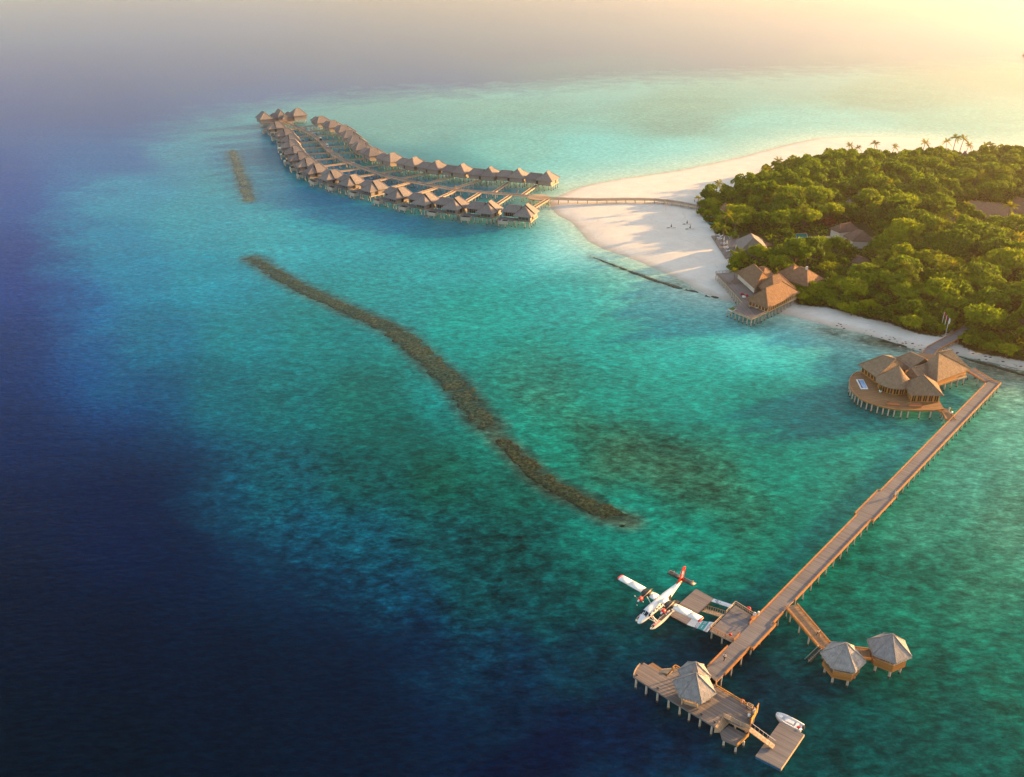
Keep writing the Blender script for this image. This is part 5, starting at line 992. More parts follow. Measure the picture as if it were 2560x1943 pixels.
MW = [W(*p, 3.2) for p in [(708, 305), (734, 314), (757, 324), (781, 338), (801, 352), (818, 372), (839, 390), (871, 406), (912, 422), (962, 439), (1016, 452), (1072, 463), (1141, 475), (1209, 481), (1272, 486), (1318, 490), (1374, 496), (1430, 498), (1497, 499), (1560, 498), (1602, 498), (1637, 499), (1667, 502), (1696, 506), (1722, 511), (1750, 517)]]
ORD = ['', 'first', 'second', 'third', 'fourth', 'fifth', 'sixth', 'seventh', 'eighth', 'ninth', 'tenth', 'eleventh', 'twelfth', 'thirteenth', 'fourteenth', 'fifteenth', 'sixteenth']
spur_specs = []
def nearest_mw(p, shift=0.0):
    best = None
    for i in range(len(MW) - 1):
        a_, b_ = MW[i].xy, MW[i + 1].xy; d = b_ - a_; t_ = max(0, min(1, (p - a_).dot(d) / d.length_squared)); q = a_ + d * t_
        if best is None or (q - p).length < best[0]: best = ((q - p).length, q, d.normalized())
    return best
for row, (pts, sx, nm, rowlab) in enumerate(((VL, 1, 'near', 'nearer'), (VR, -1, 'far', 'farther'))):
    pos = [W(*p, 7.6) for p in pts]; proto = None; n = len(pos)
    for i in range(n):
        p = pos[i]; tg = (pos[min(i + 1, n - 1)] - pos[max(i - 1, 0)]).xy.normalized()
        ang = math.atan2(tg.y, tg.x)          # +X toward the beach
        if row == 0: rz = ang
        else: rz = ang + math.pi
        if proto is None: t = proto = villa(sx)
        else: t = copy_tree(proto)
        t.location = (p.x, p.y, 0); t.rotation_euler = (0, 0, rz); k = n - i
        tag(t, f'thatched water villa, {ORD[k]} from the beach in the {rowlab} row' + (', beside the round platform' if k == 1 else ', farthest out' if i == 0 else ''), 'villa', f'water villas of the {rowlab} row')
        # entrance spur
        ca, sa = math.cos(rz), math.sin(rz); ex, ey = -.9 * sx, 6.2; en = Vector((p.x + ex * ca - ey * sa, p.y + ex * sa + ey * ca))
        _, q, dd = nearest_mw(en); nrm = (q - en).normalized(); spur_specs.append((en, q - nrm * 1.3, k, rowlab))
mwj = jetty('villa_walkway', 'long curving grey walkway between the two villa rows, crossing the sand to the trees', [m_.xy for m_ in MW], 3.4, 3.2, 5.2, 'deck_wood', True, .17, km='pale_wood')
for en, q, k, rl in spur_specs:
    jetty('villa_footbridge', f'narrow timber footbridge to the {ORD[k]} villa from the beach, {rl} row', [en, q], 1.9, 3.05, 4.6, 'deck_wood', True, .14, group=f'footbridges to the {rl} villas', km='pale_wood')
c = W(1347, 493, 3.2); rp = thing('round_platform', 'round timber platform where the villa walkway meets the beach', 'platform', (c.x, c.y, 0)); o = rp.location
MB(.2).prism([(c.x + 6.2 * math.cos(i * math.pi / 18), c.y + 6.2 * math.sin(i * math.pi / 18)) for i in range(36)], 2.85, 3.225, 'pale_wood', 'teak').build('deck', rp, o)
for i in range(9): pile(rp, c.x + 5.6 * math.cos(i * .7), c.y + 5.6 * math.sin(i * .7), 3.0, o, .18)
for (px, lab, h) in (((1138, 474), 'squat thatch-capped lamp pillar midway along the villa walkway', 1.5), ((1294, 485.5), 'squat thatch-capped lamp pillar before the round platform', 1.5)):
    q = W(*px, 3.2) + Vector((0, 1.2, 0)); simple('lamp_pillar', lab, 'lamp', [('pillar', MB().box((0, 0, h / 2), (.55, .55, h), 'pale_wood')), ('cap', MB().tube([(0, 0, h), (0, 0, h + .2), (0, 0, h + .7)], [.55, .5, .06], 'thatch', 8))], q)
def cart(px, lab, ang, body):
    q = W(*px, 3.2); t = thing('buggy', lab, 'buggy', q, ang)
    MB().box((0, 0, .55), (2.6, 1.2, .5), body).build('body', t); MB().box((-.5, 0, .95), (.7, 1.1, .4), 'dark_grey').build('seat', t); MB().box((1.0, 0, .85), (.6, 1.1, .3), body).build('bonnet', t)
    MB().box((-.1, 0, 2.0), (2.2, 1.25, .12), 'white_paint').build('canopy', t)
    for x in (-1.1, .8):
        for y in (-.55, .55): MB().beam((x, y, .8), (x, y, 1.95), .06, .06, 'metal').build('pillar', t); MB().tube([(x, y - .08, .27), (x, y + .08, .27)], .27, 'black_paint', 10).build('wheel', t)
    MB().beam((1.0, -.5, .95), (.8, -.5, 1.9), .02, .9, 'glass_dark').build('windscreen', t)
v = (MW[4] - MW[3]); cart((802, 351), 'dark-bodied golf buggy with white roof, farther along the villa walkway', math.atan2(v.y, v.x), 'navy_cloth'); v = MW[5] - MW[4]; cart((819, 368), 'white golf buggy on the villa walkway, nearer of the two', math.atan2(v.y, v.x), 'white_paint')
# ---- spa cluster at the far end
cl = thing('overwater_spa', 'overwater building of joined thatched hip roofs at the far end of the villas', 'building', W(708, 300, 0)); o = cl.location
SL, SR = W(652, 309, 3.4), W(768, 299, 3.4); su = (SR - SL).normalized(); sn = Vector((-su.y, su.x, 0)); SLn = (SR - SL).length
def sroof(s0, s1, dep, offn, ze, zr, along, wall=True):
    a_, b_ = SL + su * SLn * s0 + sn * (offn - 1), SL + su * SLn * s1 + sn * (offn - 1); E = [a_, b_, b_ + sn * dep, a_ + sn * dep]; E = [Vector((p.x, p.y, ze)) for p in E]
    m0, m1, m2, m3 = [(E[i] + E[(i + 1) % 4]) / 2 for i in range(4)]
    if along: L = (E[1] - E[0]).length; g_ = min(.42, dep * .36 / L); r = [m3.lerp(m1, g_), m3.lerp(m1, 1 - g_)]; F = [E[3], E[0], E[1], E[2]]
    else: L = dep; g_ = min(.42, (E[1] - E[0]).length * .36 / L); r = [m0.lerp(m2, g_), m0.lerp(m2, 1 - g_)]; F = E
    r = [Vector((p.x, p.y, zr)) for p in r]; hip(*F, r, 'thatch').build('roof', cl, o)
    if wall: ct = sum(E, Vector()) / 4; MB().prism([tuple(p.lerp(ct, .15).xy) for p in E], 3.4, ze, 'board_wall').build('wall', cl, o)
sroof(-.02, .26, 14, -1, 6.6, 11.6, False); sroof(.24, .42, 9, 2, 6.2, 9.6, True); sroof(.36, .57, 13, 0, 6.8, 12.2, False); sroof(.44, .55, 5, -3, 5.8, 8.4, False, False)
sroof(.55, .74, 9, 2, 6.2, 9.8, True); sroof(.70, 1.02, 13, 0, 7.0, 12.0, True)
fl = WP([(650, 309), (695, 309), (735, 304), (735, 299), (765, 297), (764, 291), (650, 300)], 3.4); MB().prism(fl, 3.1, 3.4, 'deck_wood').build('deck', cl, o)
for i in range(30):
    f = i / 29; x = 651 + f * 111; p = W(x, 308.5 - f * 11 if x < 735 else 297.5, 3.4); pile(cl, p.x, p.y + .6, 3.2, o, .2); pile(cl, p.x, p.y + 6, 3.2, o, .2)
for x in (756, 760): p = W(x, 294, 5); MB().box((p.x, p.y - .1, 4.9), (1.2, .2, 1.8), 'interior').build('window', cl, o)
# ---- far boat at the right edge
q = W(2563, 139, 0); simple('distant_boat', 'tiny dark boat far out at the right edge of the sea', 'boat', [('hull', MB().loft([[Vector((x, -w_, 1.1 + k)), Vector((x, 0, -.2)), Vector((x, w_, 1.1 + k))] for x, w_, k in ((-6, .9, 0), (-2, 1.5, 0), (3, 1.3, .2), (6, .1, .9))], 'deck_teak', False)), ('cabin', MB().box((-1, 0, 1.9), (5, 2.2, 1.7), 'plaster')), ('roof', MB().box((-1, 0, 2.85), (5.6, 2.6, .15), 'dark_grey'))], q, .5)

# ================================================================== HOUSES AMONG THE TREES
def house(label, roofs, m='shingle', wall='plaster', name='thatched_house'):
    p0 = W(*roofs[0][1], 1.5); t = thing(name, label, 'house', p0, 0); o = t.location
    for (A, B, C_, ze, ridge, zr) in roofs: addroof(t, o, A, B, C_, ze, ridge, zr, m, 'roof', wall, 1.3, .13)
    return t
hA = house('brown-roofed house with stepped hip roofs in the forest clearing', [((2073, 571), (2098, 582), (2152, 576), 5.5, [(2100, 561), (2126, 556.5)], 9.6), ((2108, 590), (2130, 603), (2186, 604), 5.0, [(2139.5, 575), (2158, 577)], 9.8)])
for (x, y, m, z0, z1) in ((2100, 588, 'interior', 1.5, 4.6), (2121, 606, 'interior', 1.5, 4.4), (2112, 588, 'white_paint', 2.2, 4.6)):
    p = W(x, y, 3); MB().box((p.x, p.y - .2, (z0 + z1) / 2), (3.0 if m == 'interior' else 1.6, .3, z1 - z0), m).build('window', hA, hA.location)
house('small low shingle roof below the forest clearing house', [((2127, 655), (2150, 661), (2180, 656), 3.4, [(2144, 639.5), (2156, 642)], 6.6)])
house('small dark shingle roof beside the clearing pool', [((2042, 601), (2058, 612), (2078, 608), 2.8, [(2058, 597)], 4.8)])
house('long low brown roof in the forest by the right edge', [((2388, 527), (2402, 540), (2540, 552), 4.6, [(2426, 502), (2530, 513)], 8.8)], 'thatch_brown')
house('brown gabled roof cut by the right edge, behind the long roof', [((2522, 516), (2545, 535), (2600, 530), 5.0, [(2541, 494), (2575, 500)], 10.0)], 'thatch_brown')
house('twin-peaked dark thatch roof by the far beach palms', [((2398, 396), (2408, 404), (2428, 402), 5.0, [(2412.5, 377)], 10.2), ((2412, 400), (2424, 407), (2446, 404), 4.8, [(2429, 381)], 9.6)])
house('peaked grey roof buried in the middle of the forest', [((2135, 501), (2146, 508), (2162, 505), 6.0, [(2148.5, 482)], 11.5), ((2155, 503), (2164, 508), (2176, 505), 6.0, [(2166, 486)], 11.0)], 'thatch')
house('grey roof corner among crowns left of the middle forest roof', [((2108, 512), (2120, 520), (2140, 517), 6.0, [(2124, 498)], 10.5)], 'thatch')
house('brown roof edge at the forest end of the villa walkway', [((1800, 520), (1812, 529), (1832, 524), 5.0, [(1814, 506)], 9.0)], 'thatch_brown')
house('dark roof at the right edge above the lone round tree', [((2522, 812), (2545, 826), (2590, 818), 4.0, [(2545, 799), (2562, 801)], 7.4)])
q = W(2376, 553, 1.5); tt = thing('round_hut', 'small round domed thatch hut left of the long brown roof', 'hut', q); MB().tube([(0, 0, 0), (0, 0, 2.4)], 2.0, 'plaster', 12).build('wall', tt); MB().tube([(0, 0, 2.1), (0, 0, 3.6), (0, 0, 4.8), (0, 0, 5.6)], [3.0, 2.7, 1.7, .1], 'thatch', 12).build('roof', tt)
q = W(1839, 571, 1.5); tt = thing('thatch_parasol', 'round brown thatch parasol behind the sun deck palms', 'parasol', q); MB().tube([(0, 0, 0), (0, 0, 3.2)], .12, 'trunk_bark', 8).build('pole', tt); MB().tube([(0, 0, 2.6), (0, 0, 3.4), (0, 0, 4.4)], [2.2, 1.6, .1], 'thatch_brown', 12).build('canopy', tt)
q = WP([(1990, 585), (2016, 584), (2022, 609), (1994, 606)], 1.9); po = thing('swimming_pool', 'teal swimming pool in the forest clearing', 'pool', q[0]); ct = sum(q, Vector()) / 4
MB().prism([p.lerp(ct, -.12) for p in q], 1.2, 1.86, 'concrete').build('coping', po, q[0]); MB().prism(q, 1.4, 1.89, 'pool_water').build('pool_surface', po, q[0])
cr = thing('paved_terrace', 'pale paved terrace between the pool and the clearing house', 'terrace', W(2040, 600, 1.6)); MB(.4).prism(WP([(2018, 592), (2075, 590), (2110, 606), (2090, 616), (2030, 610)], 1.85), 1.3, 1.85, 'concrete').build('paving', cr, cr.location)
# ================================================================== FLAGPOLES
for (bx, by, tx, ty, m1, lab) in ((2351.5, 824, 2359.3, 789, 'red_cloth', 'white flagpole with a furled dark red flag, leftmost of three'), (2357.5, 832, 2366.5, 792, 'red_cloth', 'white flagpole with a red and blue flag, middle of three'), (2363.5, 839, 2372, 795, 'white_cloth', 'white flagpole with a limp white flag, rightmost of three')):
    b = W(bx, by, 1.5); t = thing('flagpole', lab, 'flagpole', b, 0, 'flagpoles at the end of the shore walkway'); MB().tube([(0, 0, 0), (0, 0, 6.6)], [.09, .06], 'white_paint', 8).build('pole', t)
    mb = MB(); mb.loft([[Vector((.06 + .42 * k * s_, .12 * math.sin(k * 5 + z), z)) for k in (0, .3, .6, 1)] + [Vector((.06 + .42 * k * s_, .12 * math.sin(k * 5 + z) + .05, z)) for k in (1, .6, .3, 0)] for z, s_ in ((4.3, .8), (4.9, 1.2), (5.6, 1.1), (6.4, .6))], m1, True); mb.build('flag', t)
    if 'blue' in lab: MB().loft([[Vector((.5 + .25 * k, .1 * math.sin(k * 5 + z), z)) for k in (0, .5, 1)] + [Vector((.5 + .25 * k, .1 * math.sin(k * 5 + z) + .05, z)) for k in (1, .5, 0)] for z in (4.6, 5.6)], 'navy_cloth', True).build('flag', t)
# ================================================================== PEOPLE
def skin_mesh(name, verts, edges, radii, m, parent, sub=1):
    me = bpy.data.meshes.new(name); me.from_pydata(verts, edges, []); ob = bpy.data.objects.new(name, me); COL.objects.link(ob)
    md = ob.modifiers.new('skin', 'SKIN'); me.skin_vertices[0].data[0].use_root = True
    for i, r_ in enumerate(radii): me.skin_vertices[0].data[i].radius = (r_, r_) if not isinstance(r_, tuple) else r_
    md.use_smooth_shade = True; s_ = ob.modifiers.new('sub', 'SUBSURF'); s_.levels = sub; s_.render_levels = sub
    dg = bpy.context.evaluated_depsgraph_get(); dg.update(); m2 = bpy.data.meshes.new_from_object(ob.evaluated_get(dg)); ob.modifiers.clear(); ob.data = m2; m2.materials.clear(); m2.materials.append(MATS[m]); ob.parent = parent; return ob
def person(q, rz, label, stride=.22, trousers='navy_cloth', lean=0.03):
    t = thing('person', label, 'person', q, rz); f = stride
    J = {'pel': (0, 0, .95), 'wai': (.01, 0, 1.1), 'chs': (.02 + lean, 0, 1.33), 'nck': (.03 + lean, 0, 1.5), 'hd': (.05 + lean, 0, 1.6), 'top': (.05 + lean, 0, 1.74)}
    V = [J['pel'], J['wai'], J['chs'], J['nck'], J['hd'], J['top']]; Ed = [(0, 1), (1, 2), (2, 3), (3, 4), (4, 5)]; Rd = [.13, .12, (.19, .12), .055, .095, .075]
    legs = []; arms = []
    for sg in (-1, 1):
        b = len(V); V += [(0, sg * .1, .9), (f * sg * .5 + .03, sg * .1, .5), (f * sg, sg * .1, .09), (f * sg + .16, sg * .1, .04)]; Ed += [(0, b), (b, b + 1), (b + 1, b + 2), (b + 2, b + 3)]; Rd += [.095, .065, .045, .04]; legs.append(b)
        b = len(V); V += [(.03 + lean, sg * .2, 1.42), (.02 - f * sg * .3, sg * .25, 1.14), (.08 - f * sg * .6, sg * .25, .9), (.09 - f * sg * .65, sg * .25, .83)]; Ed += [(2, b), (b, b + 1), (b + 1, b + 2), (b + 2, b + 3)]; Rd += [.06, .045, .034, .03]; arms.append(b)
        h = V[b + 3]; hi = b + 3
        for k, (dx, L_) in enumerate(((-.03, .065), (-.01, .085), (.01, .095), (.03, .085))):
            c_ = len(V); V += [(h[0] + dx, h[1], h[2] - .04), (h[0] + dx + .015, h[1] - sg * .01, h[2] - .04 - L_)]; Ed += [(hi, c_), (c_, c_ + 1)]; Rd += [.009, .008]
        c_ = len(V); V += [(h[0] + .045, h[1] - sg * .01, h[2] + .0), (h[0] + .06, h[1] - sg * .015, h[2] - .05)]; Ed += [(hi, c_), (c_, c_ + 1)]; Rd += [.01, .009]
    skin_mesh('body', V, Ed, Rd, 'skin', t)
    b = arms; SV = [V[0], V[1], V[2], (V[3][0], 0, 1.45)] + [V[a + k] for a in b for k in (0, 1)]; skin_mesh('shirt', SV, [(0, 1), (1, 2), (2, 3), (2, 4), (4, 5), (2, 6), (6, 7)], [.15, .145, (.22, .145), .07, .08, .065, .08, .065], 'white_cloth', t)
    SV = [(0, 0, .97)] + [V[a + k] for a in legs for k in (0, 1, 2)]; skin_mesh('trousers', SV, [(0, 1), (1, 2), (2, 3), (0, 4), (4, 5), (5, 6)], [.15, .115, .085, .06, .115, .085, .06], trousers, t)
    hr = MB(); hr.loft([[Vector((.04 + lean + r_ * math.cos(k * math.pi / 5) - (.01), r_ * math.sin(k * math.pi / 5), z)) for k in range(10)] for r_, z in ((.1, 1.63), (.112, 1.7), (.1, 1.77), (.05, 1.815))], 'black_paint', True); hr.build('hair', t)
    return t
person(W(1810, 1652, 2.7), R(35), 'person in white shirt and dark trousers walking on the long pier', .26)
person(W(2044, 1590, 2.68), R(-60), 'person in white shirt and dark trousers walking on the hut walkway', .28)
person(W(2401, 1041, 2.7) if False else W(2372, 1030, 2.7), R(20), 'person in white shirt standing where the wedge walkway meets the pier', .08, 'white_cloth')
person(W(1354, 484, 3.23), R(-90), 'person in white standing on the round platform', .08, 'white_cloth')
person(W(1736, 505.5, 3.2), R(0), 'person in dark trousers on the villa walkway near the trees', .2)
person(W(828, 371, 3.1), R(-90), 'person in white shirt beside the nearer golf buggy', .1)
person(W(2238, 1240, 2.7), R(210), 'person in white shirt leaning at the pier edge by the wider bay', .12, 'white_cloth')
# ================================================================== TREES
def leaf_quads(mb, cs, outs, size, m, rng):
    n = len(cs); d = rng.normal(size=(n, 3)); nr = outs * 1.1 + d * .75 + np.array([0, 0, .35]); nr /= np.linalg.norm(nr, axis=1)[:, None]
    t = np.cross(nr, rng.normal(size=(n, 3))); t /= np.linalg.norm(t, axis=1)[:, None] + 1e-9; b = np.cross(nr, t); s = size * rng.uniform(.6, 1.25, n)[:, None]
    q = np.stack([cs - t * s - b * s * .15, cs + b * s * .62 - t * s * .1, cs + t * s + b * s * .1 + nr * s * .15, cs - b * s * .6 + t * s * .15], 1).reshape(-1, 3)
    mb.mesh(q.tolist(), [(4 * i, 4 * i + 1, 4 * i + 2, 4 * i + 3) for i in range(n)], m)
def crown_mb(rng, Rr, H, base, nb, nl, m='foliage', size=.62, flat=1.0):
    mb = MB(); blobs = []
    for k in range(int(nb * 1.9)):
        a = rng.uniform(0, 6.283); rr = Rr * math.sqrt(rng.uniform(0, 1)) * .8; f = rr / Rr
        z = base + (H - base) * (rng.uniform(.35, .8) * (1 - .45 * f * f) * flat); br = Rr * rng.uniform(.17, .34)
        blobs.append((rr * math.cos(a), rr * math.sin(a), z, br))
    blobs.append((0, 0, base + (H - base) * .58, Rr * .46))
    cs, os_ = [], []
    tot = sum(b[3] ** 2 for b in blobs)
    for (x, y, z, br) in blobs:
        k = int(nl * br * br / tot); v = rng.normal(size=(k, 3)); v[:, 2] = np.where(v[:, 2] < -.35, -v[:, 2], v[:, 2]); v /= np.linalg.norm(v, axis=1)[:, None]
        r = br * np.where(rng.uniform(0, 1, k) < .16, rng.uniform(1.1, 1.38, k), rng.uniform(.74, 1.1, k))[:, None]; p = v * r * np.array([1, 1, .82]) + np.array([x, y, z]); cs.append(p); os_.append(v)
        # dark heart so the sky does not show straight through
        th = np.linspace(0, 2 * np.pi, 8)[:-1]; vs = []; fs = []
        for j, ph in enumerate((-1.0, -.3, .4, 1.1)):
            for tt in th: vs.append((x + br * .72 * math.cos(ph) * math.cos(tt), y + br * .72 * math.cos(ph) * math.sin(tt), z + br * .6 * math.sin(ph)))
        for j in range(3):
            for q in range(7): fs.append((j * 7 + q, j * 7 + (q + 1) % 7, (j + 1) * 7 + (q + 1) % 7, (j + 1) * 7 + q))
        mb.mesh(vs, fs, m)
    leaf_quads(mb, np.concatenate(cs), np.concatenate(os_), size, m, rng); return mb
def tree_proto(name, label, cat, seed, Rr, H, base, nb, nl, m='foliage', size=.62, flat=1.0, trunk=True):
    rng = np.random.default_rng(seed); t = thing(name, label, cat, (0, 0, -500)); crown_mb(rng, Rr, H, base, nb, nl, m, size, flat).build('crown', t)
    tr = MB(); 
    if trunk:
        top = base + (H - base) * .35; tr.tube([(0, 0, -.4), (.1, .05, base * .6), (.05, -.1, top)], [.36, .27, .2], 'trunk_bark', 7)
        for k in range(4): a = k * 1.6 + seed; tr.tube([(.1, .05, base * .6), (Rr * .3 * math.cos(a), Rr * .3 * math.sin(a), base + (H - base) * .25), (Rr * .55 * math.cos(a), Rr * .55 * math.sin(a), base + (H - base) * .5)], [.2, .13, .06], 'trunk_bark', 5)
    else:
        for k in range(5): a = k * 1.3 + seed; tr.tube([(0, 0, -.3), (Rr * .5 * math.cos(a), Rr * .5 * math.sin(a), H * .5)], [.09, .03], 'trunk_bark', 5)
    tr.build('trunk' if trunk else 'stems', t); return t
PROT = [tree_proto('broadleaf_tree', 'x', 'tree', 11, 6.2, 10.5, 3.0, 13, 2300), tree_proto('broadleaf_tree', 'x', 'tree', 12, 5.2, 9.0, 2.6, 11, 1800), tree_proto('broadleaf_tree', 'x', 'tree', 13, 7.4, 11.5, 3.4, 17, 3000),
        tree_proto('broadleaf_tree', 'x', 'tree', 14, 4.3, 8.4, 2.0, 9, 1500), tree_proto('broadleaf_tree', 'x', 'tree', 15, 6.0, 12.5, 3.5, 15, 2500, flat=1.1), tree_proto('broadleaf_tree', 'x', 'tree', 16, 6.8, 8.6, 2.4, 15, 2500, size=.55)]
SHR = [tree_proto('shrub', 'x', 'shrub', 21, 2.6, 3.4, .3, 9, 700, size=.4, trunk=False), tree_proto('shrub', 'x', 'shrub', 22, 3.4, 4.2, .4, 11, 1000, size=.42, trunk=False)]
def palm_proto(seed, h, lean, nf=17, fl=3.6):
    rng = np.random.default_rng(seed); t = thing('coconut_palm', 'x', 'palm', (0, 0, -500)); tr = MB(); pts = [Vector((lean * (f ** 1.6), lean * .3 * f, h * f)) for f in np.linspace(0, 1, 7)]
    tr.tube([Vector((0, 0, -.4))] + pts[1:], [.26, .2, .18, .16, .15, .14, .13], 'trunk_bark', 7).build('trunk', t); top = pts[-1]; cr = MB()
    for k in range(nf):
        a = 6.283 * k / nf + rng.uniform(-.2, .2); el = rng.uniform(-.55, 1.25); L = fl * rng.uniform(.8, 1.1); d = Vector((math.cos(a), math.sin(a), 0)); sdv = Vector((-math.sin(a), math.cos(a), 0)); P = []
        for f in np.linspace(0, 1, 8): P.append(top + d * (L * (math.cos(el) * f) * (1 - .12 * f)) + Vector((0, 0, L * (math.sin(el) * f - .38 * f ** 2.4))))
        for i in range(7):
            p, q = P[i], P[i + 1]; wd = .5 * math.sin(math.pi * (.12 + .8 * (i + .5) / 7)) + .1
            for sg in (-1, 1):
                for j in range(2): u = p.lerp(q, j * .5); v = p.lerp(q, j * .5 + .38); tip = (u + v) / 2 + sdv * sg * wd + d * .35 * wd + Vector((0, 0, -.6 * wd)); cr.poly([u, v, tip + d * .1, tip - d * .06], 'palm_leaf')
    for k in range(6): a = k * 1.05; c = top + Vector((.28 * math.cos(a), .28 * math.sin(a), -.25)); cr.tube([c, c + Vector((0, 0, .3))], [.13, .1], 'palm_leaf', 5)
    cr.build('crown', t); return t
PALM = [palm_proto(31, 9.5, 1.2), palm_proto(32, 9.5, -1.0), palm_proto(33, 9.5, .3, 19), palm_proto(34, 9.5, 2.0, 15)]
used = set()
def place(protos, k, loc, rz, s, label, group=None, sz=None):
    p = protos[k % len(protos)]
    if id(p) in used: t = copy_tree(p)
    else: used.add(id(p)); t = p
    t.location = loc; t.rotation_euler = (0, 0, rz); t.scale = (s, s, sz or s); t['label'] = label
    if group: t['group'] = group
    return t
# --- individually read palms: crown centre px, crown height, label
PM = [((2125, 363), 10.5, 'coconut palm over the far canopy edge, taller of the left pair by the beach'), ((2145, 369), 9, 'shorter coconut palm of the left pair over the far canopy edge'), ((2188, 358), 11, 'bushy coconut palm rising from a round crown on the far forest edge'), ((2238, 366), 9.5, 'lone coconut palm standing against the far sand'), ((2314, 356), 12, 'coconut palm topping the domed tree on the far forest edge'),
      ((2367, 353), 11, 'leftmost of the four tall palms against the far sand'), ((2391, 344), 13.5, 'tallest of the four palms against the far sand'), ((2410, 347), 13.5, 'curved tall palm right of the tallest far palm'), ((2423, 362), 10.5, 'shortest of the four palms, by the twin-peaked roof'), ((2463, 363), 11, 'coconut palm by the far beach, left of the big right dome tree'), ((2476, 361), 10.5, 'small coconut palm touching the big right dome tree'),
      ((2452, 434), 12.5, 'wide sunlit coconut palm in the upper right forest'), ((2517, 430), 12.5, 'golden coconut palm near the upper right forest edge'), ((2414, 511), 9.5, 'coconut palm before the long brown roof'), ((2529, 596), 11.5, 'coconut palm in the right forest below the long roof'), ((2467, 651), 11.5, 'golden-fronded coconut palm in the lower right forest'), ((2279, 686), 11, 'dark spreading coconut palm in the lower forest'), ((2195, 648), 9, 'upright young palm right of the small shingle roof'),
      ((1746, 495), 7.5, 'orange-tinged coconut palm at the forest end of the villa walkway'), ((1797, 459), 11, 'coconut palm at the upper left forest edge'), ((1947, 402), 12, 'coconut palm on the far forest ridge, left of two'), ((1974, 402), 12, 'coconut palm on the far forest ridge, right of two'), ((1915, 421), 10.5, 'small coconut palm on the left slope of the forest ridge'),
      ((1822, 536), 10, 'sunlit coconut palm above the sun deck, upper left'), ((1845, 543), 10, 'sunlit coconut palm above the sun deck, upper right'), ((1790, 563), 8, 'drooping coconut palm at the head of the sun deck'), ((1811, 570), 9, 'yellow-lit coconut palm shading the first sun loungers'), ((1829, 631), 6, 'small yellow palm at the foot of the sun deck'), ((1856, 628), 7, 'golden young palm in front of the beach bar roof'), ((1835, 676), 6, 'palm poking out beside the beach restaurant roof'), ((1806, 533), 8.5, 'coconut palm over the teal dinghies'), ((2235, 640), 10, 'coconut palm among crowns right of the clearing house'), ((2347, 470), 12, 'coconut palm deep in the middle forest'), ((2010, 520), 12, 'coconut palm in the left middle forest')]
palm_xy = []
for i, (px, h, lab) in enumerate(PM):
    k = i % 4; s = h / 9.5; lean = (1.2, -1.0, .3, 2.0)[k] * s; rz = random.uniform(-.7, .7); q = W(*px, h + 1.3)
    off_ = Matrix.Rotation(rz, 3, 'Z') @ Vector((lean, lean * .3, 0)); place(PALM, k, (q.x - off_.x, q.y - off_.y, 1.3), rz, s, lab, 'coconut palms of the island'); palm_xy.append((q.x - off_.x, q.y - off_.y))
# --- forest
KEEP = [[W(x, y, 1.5).xy for x, y in poly] for poly in (
    [(1838, 585), (1885, 578), (1938, 612), (1935, 648), (1850, 652)], [(2065, 570), (2160, 558), (2198, 602), (2196, 630), (2110, 632), (2015, 622), (1986, 606), (1988, 582), (2070, 590)], [(2125, 650), (2150, 640), (2185, 655), (2182, 684), (2128, 684)],
    [(2388, 520), (2540, 515), (2610, 535), (2600, 558), (2480, 560), (2395, 545)], [(1945, 690), (2000, 672), (2065, 692), (2060, 712), (2015, 725), (1930, 720)], [(1840, 680), (1900, 670), (1940, 690), (1935, 710), (1880, 725)], [(2396, 852), (2385, 838), (2418, 806), (2440, 815)],
    [(2396, 402), (2420, 392), (2450, 405), (2430, 422), (2400, 416)], [(2105, 515), (2140, 500), (2182, 505), (2178, 524), (2112, 530)], [(1798, 522), (1815, 512), (1836, 526), (1815, 540)], [(2364, 548), (2390, 548), (2390, 566), (2364, 566)], [(2520, 816), (2600, 806), (2610, 830), (2550, 840)])]
rp_ = np.random.default_rng(44); npx = 0
while npx < 26:
    px, py = rp_.uniform(1850, 2540), rp_.uniform(440, 780); q = W(px, py, 1.3)
    if not inpoly(np.array([q.x]), np.array([q.y]), FOREST)[0] or pdist(np.array([q.x]), np.array([q.y]), FOREST)[0] < 9 or any(inpoly(np.array([q.x]), np.array([q.y]), kp)[0] or pdist(np.array([q.x]), np.array([q.y]), kp)[0] < 5 for kp in KEEP): continue
    h = rp_.uniform(10.5, 13.0); place(PALM, npx, (q.x, q.y, 1.3), rp_.uniform(0, 6.28), h / 9.5, 'coconut palm whose fronds poke out among the round forest crowns', 'palms mixed into the forest'); npx += 1
# camera-side strips in front of roofs, kept low so the roofs show as in the photograph
fb = np.array(FOREST); x0, x1, y0, y1 = fb[:, 0].min(), fb[:, 0].max(), fb[:, 1].min(), fb[:, 1].max()
cand = RNG.uniform([x0, y0], [x1, y1], (30000, 2)); ins = inpoly(cand[:, 0], cand[:, 1], FOREST); cand = cand[ins]
ed_ = pdist(cand[:, 0], cand[:, 1], FOREST); px, py = proj(np.c_[cand, np.full(len(cand), 8.0)]); vis = (px > 1650) & (px < 2700) & (py < 1010)
ok = vis & (ed_ > 1.2)
for i_, kp in enumerate(KEEP): ok &= ~inpoly(cand[:, 0], cand[:, 1], kp) & (pdist(cand[:, 0], cand[:, 1], kp) > (3.6 if i_ in (0, 1, 3, 8, 9) else 1.2))
cand, ed_ = cand[ok], ed_[ok]; sel = []; 
